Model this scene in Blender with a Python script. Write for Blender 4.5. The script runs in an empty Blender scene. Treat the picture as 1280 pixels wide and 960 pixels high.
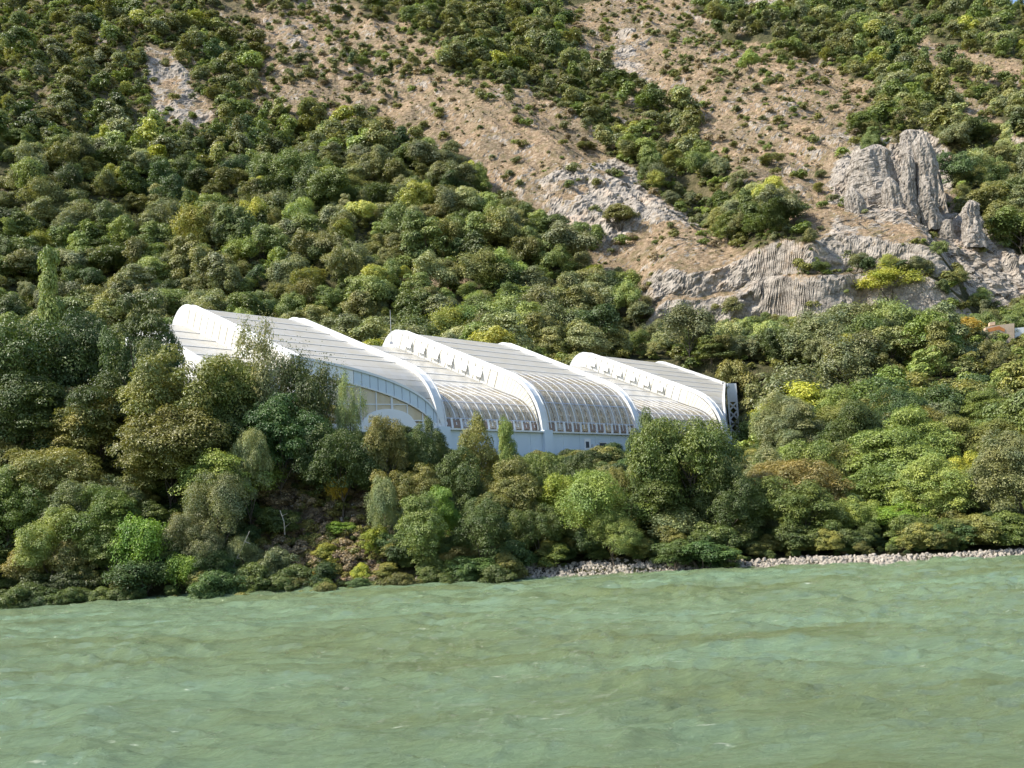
import bpy, math, random
import numpy as np
R = math.radians
rng = np.random.default_rng(7)
random.seed(7)
scn = bpy.context.scene
col = scn.collection

# ------------------------------------------------------------------ camera
CAM = np.array([0.0, 0.0, 5.0])
FOC, PITCH, ROLL = 1300.0, 0.123, 0.052          # focal length in photo pixels (1280 wide)
cp, sp = math.cos(PITCH), math.sin(PITCH)
cr, sr = math.cos(ROLL), math.sin(ROLL)
cd = bpy.data.cameras.new('camera'); cam = bpy.data.objects.new('camera', cd); col.objects.link(cam)
cd.sensor_width = 36.0; cd.lens = FOC / 1280 * 36.0; cd.clip_start = 0.3; cd.clip_end = 6000
from mathutils import Matrix, Vector
cam.matrix_world = (Matrix.Translation(Vector(CAM)) @ Matrix.Rotation(R(90) + PITCH, 4, 'X') @ Matrix.Rotation(-ROLL, 4, 'Z'))
scn.camera = cam

# ------------------------------------------------------------------ sky, sun, exposure
SUN_AZ, SUN_EL = R(-101), R(49)                     # azimuth from +Y (view direction) towards +X
w = bpy.data.worlds.new('World'); scn.world = w; w.use_nodes = True
nt = w.node_tree; bg = nt.nodes['Background']
sky = nt.nodes.new('ShaderNodeTexSky'); sky.sky_type = 'NISHITA'; sky.sun_disc = False
sky.sun_elevation = SUN_EL; sky.sun_rotation = SUN_AZ
sky.air_density = 1.0; sky.dust_density = 1.0; sky.ozone_density = 1.0
nt.links.new(sky.outputs[0], bg.inputs[0]); bg.inputs[1].default_value = 0.15
sl = bpy.data.lights.new('sun', 'SUN'); so = bpy.data.objects.new('sun', sl); col.objects.link(so)
sl.energy = 4.9; sl.angle = R(0.53); sl.color = (1.0, 0.94, 0.82)
sdir = Vector((math.sin(SUN_AZ) * math.cos(SUN_EL), math.cos(SUN_AZ) * math.cos(SUN_EL), math.sin(SUN_EL)))
so.rotation_euler = sdir.to_track_quat('Z', 'Y').to_euler()
scn.view_settings.view_transform = 'Standard'; scn.view_settings.look = 'None'
scn.view_settings.exposure = 0.82; scn.view_settings.gamma = 1.0
scn.cycles.max_bounces = 6; scn.cycles.diffuse_bounces = 3; scn.cycles.transparent_max_bounces = 12
scn.cycles.caustics_reflective = False; scn.cycles.caustics_refractive = False

# ------------------------------------------------------------------ projection helpers (photo pixels, 1280 x 960)
def project(P):
    P = np.asarray(P, float) - CAM
    x, y, z = P[..., 0], P[..., 1], P[..., 2]
    d = np.maximum(y * cp + z * sp, 1e-3); u = -y * sp + z * cp
    X = FOC * x / d; Y = -FOC * u / d
    return 640 + X * cr + Y * sr, 480 - X * sr + Y * cr
def ray(px, py):
    Xr, Yr = px - 640, py - 480
    X = Xr * cr - Yr * sr; Y = Xr * sr + Yr * cr
    a = X / FOC; b = -Y / FOC
    return np.array([a, cp - b * sp, sp + b * cp])
def at_depth(px, py, y):
    r = ray(px, py); return CAM + r * (y / r[1])
def at_z(px, py, z):
    r = ray(px, py); return CAM + r * ((z - CAM[2]) / r[2])

# ------------------------------------------------------------------ noise
def _h(ix, iy, iz, s):
    n = (ix * 374761393 + iy * 668265263 + iz * 2147483647 + s * 1274126177) & 0xffffffff
    n = ((n ^ (n >> 13)) * 1274126177) & 0xffffffff
    n = (n ^ (n >> 16)) * 2246822519 & 0xffffffff
    return ((n ^ (n >> 15)) & 0xffffff) / 16777215.0
def vnoise(x, y, z=None, s=0):
    x = np.asarray(x, float); y = np.asarray(y, float)
    x, y = np.broadcast_arrays(x, y)
    ix = np.floor(x).astype(np.int64); iy = np.floor(y).astype(np.int64)
    fx = x - ix; fy = y - iy; fx = fx * fx * (3 - 2 * fx); fy = fy * fy * (3 - 2 * fy)
    def layer(iz):
        a = _h(ix, iy, iz, s); b = _h(ix + 1, iy, iz, s); c = _h(ix, iy + 1, iz, s); d = _h(ix + 1, iy + 1, iz, s)
        return (a * (1 - fx) + b * fx) * (1 - fy) + (c * (1 - fx) + d * fx) * fy
    if z is None: return layer(0) * 2 - 1
    z = np.asarray(z, float); iz = np.floor(z).astype(np.int64); fz = z - iz; fz = fz * fz * (3 - 2 * fz)
    return (layer(iz) * (1 - fz) + layer(iz + 1) * fz) * 2 - 1
def fbm(x, y, z=None, o=4, s=0, ridge=False):
    v = 0; a = 1; t = 0
    for k in range(o):
        f = 2.03 ** k
        n = vnoise(x * f + 17.3 * k, y * f - 9.1 * k, None if z is None else z * f, s + k)
        if ridge: n = 1 - 2 * abs(n)
        v = v + n * a; t += a; a *= 0.5
    return v / t
def sstep(a, b, x):
    t = np.clip((x - a) / (b - a), 0, 1); return t * t * (3 - 2 * t)
def inpoly(px, py, poly):
    px = np.asarray(px, float); py = np.asarray(py, float)
    c = np.zeros(px.shape, bool); n = len(poly); j = n - 1
    for i in range(n):
        xi, yi = poly[i]; xj, yj = poly[j]
        if yi != yj:
            k = ((yi > py) != (yj > py)) & (px < (xj - xi) * (py - yi) / (yj - yi) + xi); c ^= k
        j = i
    return c

# ------------------------------------------------------------------ building frame (plan)
ORI = np.array([-18.283, 100.0]); YAW = 0.82; BL = 24.177; Z0 = 14.30      # Z0: level of the rib feet
DIRV = np.array([math.cos(YAW), math.sin(YAW)]); NV = np.array([-math.sin(YAW), math.cos(YAW)])
FS = {-1: -7.5, 0: 0.0, 1: 15.3, 2: 32.0, 3: 50.6, 4: 72.0, 5: 93.4}
BSH = {}
def _back_s(px, py):
    best = None
    for s in np.arange(-40, 120, 0.02):
        q = ORI + DIRV * s + NV * BL
        X, Y = project([q[0], q[1], Z0 + 15.8])
        if best is None or abs(X - px) < best[0]: best = (abs(X - px), s)
    return best[1]
for i, px_ in ((0, 240), (1, 377), (2, 506), (3, 637), (4, 738), (5, 833)): BSH[i] = _back_s(px_, 0)
BSH[-1] = BSH[0] - 6.0
def plan(a, wv):
    """a: rib coordinate, wv: metres in from the front line"""
    ks = sorted(FS); fs = np.interp(a, ks, [FS[k] for k in ks]); bs = np.interp(a, ks, [BSH[k] for k in ks])
    u = wv / BL; s = fs + (bs - fs) * u
    return ORI[0] + DIRV[0] * s + NV[0] * wv, ORI[1] + DIRV[1] * s + NV[1] * wv

# ------------------------------------------------------------------ terrain
SHORE = [(-300, 768), (0, 757), (130, 752), (230, 747), (300, 741), (400, 736), (500, 731), (560, 729), (640, 725), (700, 722), (760, 719), (860, 715), (930, 712), (1000, 708), (1100, 706), (1200, 702), (1280, 697), (1500, 690)]
_sp = np.array([at_z(px, py, 0.0) for px, py in SHORE]); _st = _sp[:, 0] / (_sp[:, 1] + 10); _sy = _sp[:, 1]
def shore_y(t): return np.interp(t, _st, _sy)
_pc = [plan(a, w_) for a, w_ in ((-1.3, 34), (-1.3, 9), (0, 5), (0.6, -3), (1, -4), (4, -4), (5.1, 4), (5.15, 34))]
PADPOLY = [(float(x), float(y)) for x, y in _pc]
def seg_dist(x, y, poly, closed=True):
    d = np.full(np.shape(x), 1e9); n = len(poly)
    for i in range(n if closed else n - 1):
        ax, ay = poly[i][:2]; bx, by = poly[(i + 1) % n][:2]
        vx, vy = bx - ax, by - ay; L = vx * vx + vy * vy + 1e-9
        k = np.clip(((x - ax) * vx + (y - ay) * vy) / L, 0, 1)
        d = np.minimum(d, np.hypot(x - ax - k * vx, y - ay - k * vy))
    return d
CRAG = [(960, 470), (1000, 350), (1035, 275), (1065, 215), (1090, 196), (1112, 188), (1138, 196), (1160, 215), (1176, 235), (1183, 285), (1196, 296), (1216, 290), (1234, 325), (1262, 350), (1290, 352), (1340, 300), (1400, 420)]
_ct = []; _cz = []
CRY = 268.0
for px, py in CRAG:
    q = at_depth(px, py, CRY); _ct.append(q[0] / q[1]); _cz.append(q[2])
def yb_of(x): return 226 + 10 * fbm(x / 60, x * 0, s=3, o=3) + 4 * np.sin(x / 23.0)
GULLIES = []
def terrain0(x, y, gul=True):
    x = np.asarray(x, float); y = np.asarray(y, float)
    t = x / (y + 10); ys = shore_y(t) + 0.5 * vnoise(x / 3.1, x * 0 + 4, s=5)
    d = y - ys
    wv0 = (x - ORI[0]) * NV[0] + (y - ORI[1]) * NV[1]
    left = sstep(-0.035, -0.105, t); wr = sstep(0.185, 0.25, t)
    steep = 11.2 * (sstep(-6, 20, d) - sstep(-6, 20, 0 * d)) / (1 - sstep(-6, 20, 0))
    f = np.clip(d / (np.maximum(d, 0.1) + np.maximum(-wv0, 2)), 0, 1)
    mid = 10.6 * f ** 1.25
    dr_ = np.clip(d, 0, 124 + 26); right = 0.08 * dr_ + 0.225 * np.maximum(dr_ - 20, 0) + 0.235 * np.maximum(d - 150, 0)
    rise = np.maximum(d - 26, 0) * 0.235
    zl = steep + rise; zm = mid + rise * sstep(-8, 10, wv0)
    z = (zl * left + zm * (1 - left)) * (1 - wr) + right * wr
    z = np.where(d < 0, 0.3 * d, z + 0.3 * np.minimum(np.maximum(d, 0), 1.0))
    z = z + 1.0 * fbm(x / 14, y / 14, s=11, o=4) * sstep(3, 14, d)
    z = z + left * 1.6 * fbm(x / 6, y / 6, s=12, o=3) * sstep(1, 8, d) * sstep(30, 18, d)
    # hill
    yb = yb_of(x)
    e = y - yb
    sl_ = 0.775 + 0.0006 * np.clip(-x, -150, 150)
    hill = np.where(e > 0, e * (sl_ - 0.235), 0)
    z = z + hill
    amp = sstep(5, 60, e)
    z = z + amp * (9 * fbm((x + 0.35 * y) / 70, (y - 0.2 * x) / 160, s=21, o=3) + 4.6 * fbm((x + 0.4 * y) / 20, y / 50, s=23, o=4, ridge=True))
    z = z + sstep(0, 25, e) * (0.9 * fbm(x / 5, y / 7, s=31, o=3))
    # cliff band along the foot of the slope, with buttresses
    tt = x / y
    cl = sstep(0.115, 0.165, tt) * sstep(0.50, 0.40, tt)
    front = -4 + 6.0 * vnoise(x / 11.0, y * 0, s=41) + 1.6 * vnoise(x / 4.0, y / 6, s=42)
    H = 18.0 * cl * (0.75 + 0.35 * vnoise(x / 13.0, x * 0 + 2, s=43))
    z = z + H * (0.62 * sstep(0, 4.0, e - front) + 0.38 * sstep(6, 9, e - front + 2 * vnoise(x / 6, y * 0, s=44))) - H * sstep(16, 60, e)
    # crag
    capz = np.interp(tt, _ct, _cz)
    capz = capz + 1.6 * vnoise(x / 2.6, x * 0 + 1, s=51) + 1.0 * vnoise(x / 1.1, x * 0 + 1, s=52)
    face = 44 + (y - 232 - 3 * vnoise(x / 5, y / 20, s=53)) * 1.75 + 3.5 * fbm(x / 4.0, y / 30, s=54, o=3, ridge=True)
    wl = sstep(0.27, 0.31, tt) * sstep(0.66, 0.58, tt)
    back = capz + 0.13 * (y - CRY)
    cz = np.where(y > CRY, np.maximum(np.minimum(face, back), 0), np.minimum(face, capz))
    z = np.maximum(z, wl * cz + (1 - wl) * z)
    # crest
    yc = 690 - 0.20 * np.maximum(x - 60, 0) + 14 * vnoise(x / 40, x * 0 + 7, s=61)
    over = np.maximum(y - yc, 0)
    z = z - over * 0.95 * sstep(0, 40, over)
    z = z - 31.0 * sstep(280, 330, x) * sstep(430, 600, y)
    if gul:
        for poly, wd, dp in GULLIES:
            g = seg_dist(x, y, poly, closed=False)
            z = z - dp * np.exp(-(g / wd) ** 2) * sstep(0, 25, e)
    # level ground under the building
    ins = inpoly(x, y, PADPOLY); pd = seg_dist(x, y, PADPOLY)
    pd = np.where(ins, 0, pd)
    k = sstep(7, 1.0, pd)
    z = z * (1 - k) + np.minimum(z, 11.2) * k
    # open sight of the base wall: the ground in front of the front line stays low
    s_ = (x - ORI[0]) * DIRV[0] + (y - ORI[1]) * DIRV[1]; wv = (x - ORI[0]) * NV[0] + (y - ORI[1]) * NV[1]
    fr = sstep(0, 10, s_) * sstep(98, 84, s_) * sstep(3, -1, wv) * sstep(-75, -50, wv)
    z = z * (1 - fr) + np.minimum(z, 10.6 + 0.5 * vnoise(x / 7, y / 7, s=71)) * fr
    return z
def hit(px, py, f=None, y0=60, y1=700):
    f = f or terrain0
    r = ray(px, py); ys = np.arange(y0, y1, 0.5); k = ys / r[1]
    X = r[0] * k; Z = CAM[2] + r[2] * k
    g = f(X, ys); m = np.nonzero(g >= Z)[0]
    if len(m) == 0: return None
    i = m[0]
    return np.array([X[i], ys[i], g[i]])
def world_line(pts):
    out = []
    for p in pts:
        h = hit(*p)
        if h is not None: out.append((h[0], h[1]))
    return out
_G = [world_line([(640, 60), (730, 130), (800, 165), (880, 250), (990, 310), (1060, 335)]),
      world_line([(1000, 60), (1100, 130), (1180, 190), (1270, 230)]), world_line([(120, 60), (230, 190), (330, 280)]), world_line([(560, 180), (640, 260), (730, 320)])]
GULLIES = [(_G[0], 8, 5.0), (_G[1], 10, 5.0), (_G[2], 10, 4.0), (_G[3], 8, 3.0)]

# ------------------------------------------------------------------ cover: where woods, bare scree and rock lie
COVER = [  # polygon in photo pixels, tree density, shrub density, rock
    ([(-400, -400), (1700, -400), (1700, 1200), (-400, 1200)], 1.0, 0.5, 0.0),
    ([(-400, -400), (520, -400), (500, 170), (330, 160), (200, 170), (-400, 170)], 0.60, 1.3, 0.15),
    ([(300, 0), (420, 0), (560, 50), (560, 110), (520, 180), (470, 165), (380, 150), (300, 130), (330, 60)], 0.22, 1.3, 0.25),
    ([(170, 70), (215, 80), (262, 150), (230, 160), (180, 130)], 0.12, 0.6, 0.9),
    ([(325, 25), (385, 30), (410, 60), (350, 55)], 0.15, 0.5, 0.6),
    ([(480, 150), (560, 100), (735, 115), (770, 200), (860, 250), (930, 300), (1060, 360), (1110, 400), (800, 395), (730, 345), (740, 310), (680, 280), (640, 250), (560, 205), (510, 190)], 0.03, 0.8, 0.26),
    ([(700, 10), (760, 0), (860, -300), (880, 40), (1000, 75), (1100, 110), (1075, 190), (1040, 300), (1000, 300), (930, 240), (860, 150), (780, 120), (720, 70)], 0.035, 1.0, 0.26),
    ([(770, 25), (800, 40), (835, 110), (805, 112), (770, 70)], 0.0, 0.3, 0.6),
    ([(885, -40), (990, -40), (975, 30), (930, 35), (895, 15)], 0.05, 0.3, 1.0),
    ([(1105, 20), (1125, 20), (1200, 110), (1290, 180), (1290, 215), (1200, 150)], 0.04, 0.5, 0.3),
    ([(1150, 50), (1200, 60), (1290, 90), (1290, 120), (1200, 95)], 0.1, 0.5, 0.2),
    ([(690, 225), (740, 210), (830, 215), (870, 250), (900, 290), (840, 285), (760, 300), (700, 300)], 0.0, 0.35, 0.75),
    ([(1050, 200), (1075, 190), (1180, 155), (1190, 250), (1290, 330), (1400, 330), (1400, 405), (1140, 392), (1060, 370), (1040, 300)], 0.0, 0.25, 1.0),
    ([(800, 345), (880, 345), (1000, 345), (1050, 332), (1090, 360), (1120, 400), (960, 402), (840, 388)], 0.0, 0.2, 1.0),
    ([(1190, 185), (1230, 190), (1270, 225), (1250, 240), (1215, 235)], 0.05, 0.3, 0.9),
    ([(640, 70), (740, 105), (810, 140), (860, 190), (900, 240), (1000, 290), (1060, 325), (1130, 345), (1150, 390), (1110, 395), (1050, 350), (960, 330), (900, 300), (850, 250), (790, 205), (740, 165), (700, 125)], 0.66, 1.0, 0.1),
    ([(1176, 170), (1300, 225), (1400, 225), (1400, 330), (1285, 315), (1250, 285), (1185, 245)], 0.9, 0.6, 0.1),
    ([(500, 340), (590, 340), (600, 362), (520, 362)], 0.15, 0.5, 0.1),
    ([(300, 600), (350, 585), (420, 600), (500, 630), (490, 690), (470, 740), (300, 748), (310, 690)], 0.0, 0.35, 0.35),
]
def cover(px, py, x, y):
    jx = 26 * fbm(x / 16, y / 20, s=81, o=4); jy = 22 * fbm(x / 16, y / 20, s=82, o=4)
    px = px + jx; py = py + jy
    D = np.ones(px.shape); S = np.ones(px.shape); K = np.zeros(px.shape)
    for poly, d, s_, r in COVER:
        m = inpoly(px, py, poly); D[m] = d; S[m] = s_; K[m] = r
    lowz = (y < 222) & (y > 130); K[lowz & (K > .3)] = 0.0; D[lowz] = 1.0
    return D, S, K

# ------------------------------------------------------------------ object helpers
def link(o, parent=None):
    col.objects.link(o)
    if parent is not None: o.parent = parent
    return o
def tag(o, label=None, cat=None, group=None, kind=None):
    if label: o['label'] = label
    if cat: o['category'] = cat
    if group: o['group'] = group
    if kind: o['kind'] = kind
    return o
def thing(name, loc, label, cat, group=None, rz=0):
    o = bpy.data.objects.new(name, None); link(o); o.location = loc; o.rotation_euler = (0, 0, rz)
    o.empty_display_size = 0.5
    return tag(o, label, cat, group)
def np_mesh(name, V, F, mat=None, smooth=False):
    """V (n,3); F (m,k) all faces with k corners"""
    V = np.asarray(V, np.float32); F = np.asarray(F, np.int32)
    me = bpy.data.meshes.new(name)
    me.vertices.add(len(V)); me.vertices.foreach_set('co', V.ravel())
    k = F.shape[1]
    me.loops.add(F.size); me.loops.foreach_set('vertex_index', F.ravel())
    me.polygons.add(len(F)); me.polygons.foreach_set('loop_start', np.arange(len(F), dtype=np.int32) * k)
    me.polygons.foreach_set('loop_total', np.full(len(F), k, np.int32))
    me.polygons.foreach_set('use_smooth', np.full(len(F), smooth, bool))
    me.update(calc_edges=True); me.validate(verbose=False)
    if mat: me.materials.append(mat)
    return me
class MB:
    def __init__(s): s.v = []; s.f = []
    def add(s, V, F):
        b = len(s.v); s.v += [tuple(float(c) for c in v) for v in V]; s.f += [tuple(i + b for i in f) for f in F]; return s
    def hexa(s, A, B):      # A: 4 bottom points, B: 4 top points
        return s.add(list(A) + list(B), [(3, 2, 1, 0), (4, 5, 6, 7), (0, 1, 5, 4), (1, 2, 6, 5), (2, 3, 7, 6), (3, 0, 4, 7)])
    def box(s, c, h, rz=0):
        c = np.array(c, float); ca, sa = math.cos(rz), math.sin(rz)
        P = []
        for dz in (-1, 1):
            for dx, dy in ((-1, -1), (1, -1), (1, 1), (-1, 1)):
                x, y = dx * h[0], dy * h[1]; P.append(c + [x * ca - y * sa, x * sa + y * ca, dz * h[2]])
        return s.hexa(P[:4], P[4:])
    def bar(s, p, q, r, r2=None, n=6):
        p = np.array(p, float); q = np.array(q, float); d = q - p; L = np.linalg.norm(d) + 1e-9; d /= L
        u = np.cross(d, [0, 0, 1.0]);
        if np.linalg.norm(u) < 1e-3: u = np.array([1.0, 0, 0])
        u /= np.linalg.norm(u); v = np.cross(d, u); r2 = r if r2 is None else r2
        V = []
        for c, rr in ((p, r), (q, r2)):
            for i in range(n):
                a = 2 * math.pi * i / n + math.pi / 4; V.append(c + rr * (u * math.cos(a) + v * math.sin(a)))
        F = [tuple((i, (i + 1) % n, n + (i + 1) % n, n + i)) for i in range(n)] + [tuple(range(n))[::-1], tuple(range(n, 2 * n))]
        return s.add(V, F)
    def sheet(s, pts, th, nrm):        # closed thin slab over a row of quads: pts (n,2 rows) -> thickness along nrm
        pts = np.array(pts, float)                       # shape (2,n,3)
        n = pts.shape[1]; nr = np.broadcast_to(np.array(nrm, float), pts.shape)
        top = pts + nr * th / 2; bot = pts - nr * th / 2
        V = np.concatenate([top[0], top[1], bot[0], bot[1]]); F = []
        for i in range(n - 1):
            F += [(i, i + 1, n + i + 1, n + i), (2 * n + i, 3 * n + i, 3 * n + i + 1, 2 * n + i + 1),
                  (i, 2 * n + i, 2 * n + i + 1, i + 1), (n + i, n + i + 1, 3 * n + i + 1, 3 * n + i)]
        F += [(0, n, 3 * n, 2 * n), (n - 1, 3 * n - 1, 4 * n - 1, 2 * n - 1)]
        return s.add(V, F)
    def obj(s, name, mat, parent=None, smooth=False):
        me = bpy.data.meshes.new(name); me.from_pydata(s.v, [], s.f); me.materials.append(mat)
        if smooth:
            for p in me.polygons: p.use_smooth = True
        return link(bpy.data.objects.new(name, me), parent)

# ------------------------------------------------------------------ materials
def new_mat(name):
    m = bpy.data.materials.new(name); m.use_nodes = True; t = m.node_tree
    return m, t, t.nodes['Principled BSDF']
def N(t, kind, **kw):
    n = t.nodes.new(kind)
    for k, v in kw.items(): setattr(n, k, v)
    return n
def ramp(t, stops, src):
    r = N(t, 'ShaderNodeValToRGB'); e = r.color_ramp.elements
    while len(e) < len(stops): e.new(0.5)
    for i, (p, c) in enumerate(stops): e[i].position = p; e[i].color = (*c, 1) if len(c) == 3 else c
    t.links.new(src, r.inputs[0]); return r.outputs[0]
def mixc(t, a, b, f, mode='MIX'):
    m = N(t, 'ShaderNodeMix', data_type='RGBA', blend_type=mode)
    for sck, v in ((m.inputs[0], f), (m.inputs[6], a), (m.inputs[7], b)):
        if hasattr(v, 'links'): t.links.new(v, sck)
        elif isinstance(v, (int, float)): sck.default_value = v
        else: sck.default_value = (*v, 1)
    return m.outputs[2]
def noise(t, scale, detail=4, rough=0.55, vec=None, dist=0):
    n = N(t, 'ShaderNodeTexNoise'); n.inputs['Scale'].default_value = scale; n.inputs['Detail'].default_value = detail
    n.inputs['Roughness'].default_value = rough; n.inputs['Distortion'].default_value = dist
    if vec is not None: t.links.new(vec, n.inputs['Vector'])
    return n.outputs[0]
def bump(t, h, strength, dist, bs):
    b = N(t, 'ShaderNodeBump'); b.inputs['Strength'].default_value = strength; b.inputs['Distance'].default_value = dist
    t.links.new(h, b.inputs['Height']); t.links.new(b.outputs[0], bs.inputs['Normal']); return b

def mat_leaf(name):
    m, t, bs = new_mat(name)
    at = N(t, 'ShaderNodeAttribute', attribute_type='INSTANCER', attribute_name='tint')
    geo = N(t, 'ShaderNodeNewGeometry')
    v = ramp(t, [(0, (0.82, 0.82, 0.82)), (0.6, (1.0, 1.0, 1.0)), (1, (1.25, 1.22, 1.15))], geo.outputs['Random Per Island'])
    tc = N(t, 'ShaderNodeTexCoord')
    n1 = ramp(t, [(0.35, (0.70, 0.80, 0.85)), (0.65, (1.32, 1.20, 1.02))], noise(t, 4, 3, vec=tc.outputs['Object']))
    c = mixc(t, mixc(t, at.outputs['Color'], v, 1.0, 'MULTIPLY'), n1, 1.0, 'MULTIPLY')
    t.links.new(c, bs.inputs['Base Color']); bs.inputs['Roughness'].default_value = 0.48
    bs.inputs['Specular IOR Level'].default_value = 0.5
    tr = N(t, 'ShaderNodeBsdfTranslucent'); t.links.new(mixc(t, c, (1.0, 1.05, 0.6), 1.0, 'MULTIPLY'), tr.inputs[0])
    mx = N(t, 'ShaderNodeMixShader'); mx.inputs[0].default_value = 0.25
    t.links.new(bs.outputs[0], mx.inputs[1]); t.links.new(tr.outputs[0], mx.inputs[2])
    t.links.new(mx.outputs[0], t.nodes['Material Output'].inputs[0]); return m
M_LEAF = mat_leaf('foliage')
def mat_plain(name, c, rough=0.6, var=0.12, scale=1.5, metal=0.0, bmp=0.0):
    m, t, bs = new_mat(name); tc = N(t, 'ShaderNodeTexCoord')
    n = noise(t, scale, 5, 0.6, tc.outputs['Object'])
    t.links.new(ramp(t, [(0.3, tuple(x * (1 - var) for x in c)), (0.7, tuple(min(1, x * (1 + var * 0.6)) for x in c))], n), bs.inputs['Base Color'])
    bs.inputs['Roughness'].default_value = rough; bs.inputs['Metallic'].default_value = metal
    if bmp: bump(t, noise(t, scale * 5, 5, 0.6, tc.outputs['Object']), 0.6, bmp, bs)
    return m
M_BARK = mat_plain('bark', (0.10, 0.08, 0.06), 0.9, 0.4, 4, bmp=0.05)
M_DEAD = mat_plain('dead_wood', (0.42, 0.38, 0.33), 0.9, 0.3, 4, bmp=0.03)
M_STEEL = mat_plain('white_painted_steel', (0.66, 0.665, 0.66), 0.35, 0.10, 0.5)
M_PURLIN = mat_plain('grey_steel', (0.42, 0.42, 0.46), 0.4, 0.1, 0.6)
M_BASE = mat_plain('pale_blue_wall', (0.56, 0.64, 0.70), 0.6, 0.07, 0.35)  # paint of the base wall; on the fascia its blue stands for shade
M_WHITEWALL = mat_plain('white_render', (0.78, 0.78, 0.77), 0.7, 0.06, 0.4)
M_FLOOR = mat_plain('beige_floor', (0.76, 0.70, 0.60), 0.8, 0.12, 0.3)
M_DARK = mat_plain('dark_recess', (0.05, 0.06, 0.08), 0.3, 0.2, 1)
M_BROWN = mat_plain('brown_panel', (0.25, 0.17, 0.13), 0.6, 0.2, 1)
M_SEAM = mat_plain('roof_seam_strip', (0.45, 0.45, 0.44), 0.6, 0.15, 0.6)
M_TAN = mat_plain('tan_masonry', (0.56, 0.42, 0.30), 0.85, 0.18, 0.8, bmp=0.05)
M_ORANGE = mat_plain('rusty_orange_stain', (0.55, 0.22, 0.07), 0.85, 0.3, 1)

def mat_poly(name, c, alpha, rough, streak=0.1, transl=0.35):
    """polycarbonate / glass sheet: part clear, part milky"""
    m, t, bs = new_mat(name); tc = N(t, 'ShaderNodeTexCoord')
    mp = N(t, 'ShaderNodeMapping'); mp.inputs['Scale'].default_value = (0.5, 0.5, 0.12); t.links.new(tc.outputs['Object'], mp.inputs[0])
    n = noise(t, 1.2, 5, 0.65, mp.outputs[0])
    cc = ramp(t, [(0.3, (c[0] * (1 - streak), c[1] * (1 - streak * 1.6), c[2] * (1 - streak * 3.0))), (0.68, c)], n)
    t.links.new(cc, bs.inputs['Base Color']); bs.inputs['Roughness'].default_value = rough
    bs.inputs['Specular IOR Level'].default_value = 0.6
    tr = N(t, 'ShaderNodeBsdfTranslucent'); t.links.new(cc, tr.inputs[0])
    m1 = N(t, 'ShaderNodeMixShader'); m1.inputs[0].default_value = transl
    t.links.new(bs.outputs[0], m1.inputs[1]); t.links.new(tr.outputs[0], m1.inputs[2])
    tp = N(t, 'ShaderNodeBsdfTransparent'); m2 = N(t, 'ShaderNodeMixShader'); m2.inputs[0].default_value = alpha
    t.links.new(tp.outputs[0], m2.inputs[1]); t.links.new(m1.outputs[0], m2.inputs[2])
    t.links.new(m2.outputs[0], t.nodes['Material Output'].inputs[0]); return m
M_ROOF = mat_poly('milky_roof_sheet', (0.58, 0.57, 0.545), 0.97, 0.32, 0.09, 0.22)
M_SIDE = mat_poly('milky_wall_sheet', (0.80, 0.79, 0.75), 0.95, 0.3, 0.06, 0.25)
M_GLASS = mat_poly('clear_glazing', (0.74, 0.72, 0.71), 0.50, 0.08, 0.2, 0.4)
M_BEIGEGLASS = mat_poly('beige_glazing', (0.78, 0.68, 0.52), 0.93, 0.15, 0.12, 0.3)
M_GREYGLASS = mat_poly('grey_glazing', (0.35, 0.38, 0.37), 0.8, 0.15, 0.2, 0.2)

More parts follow.
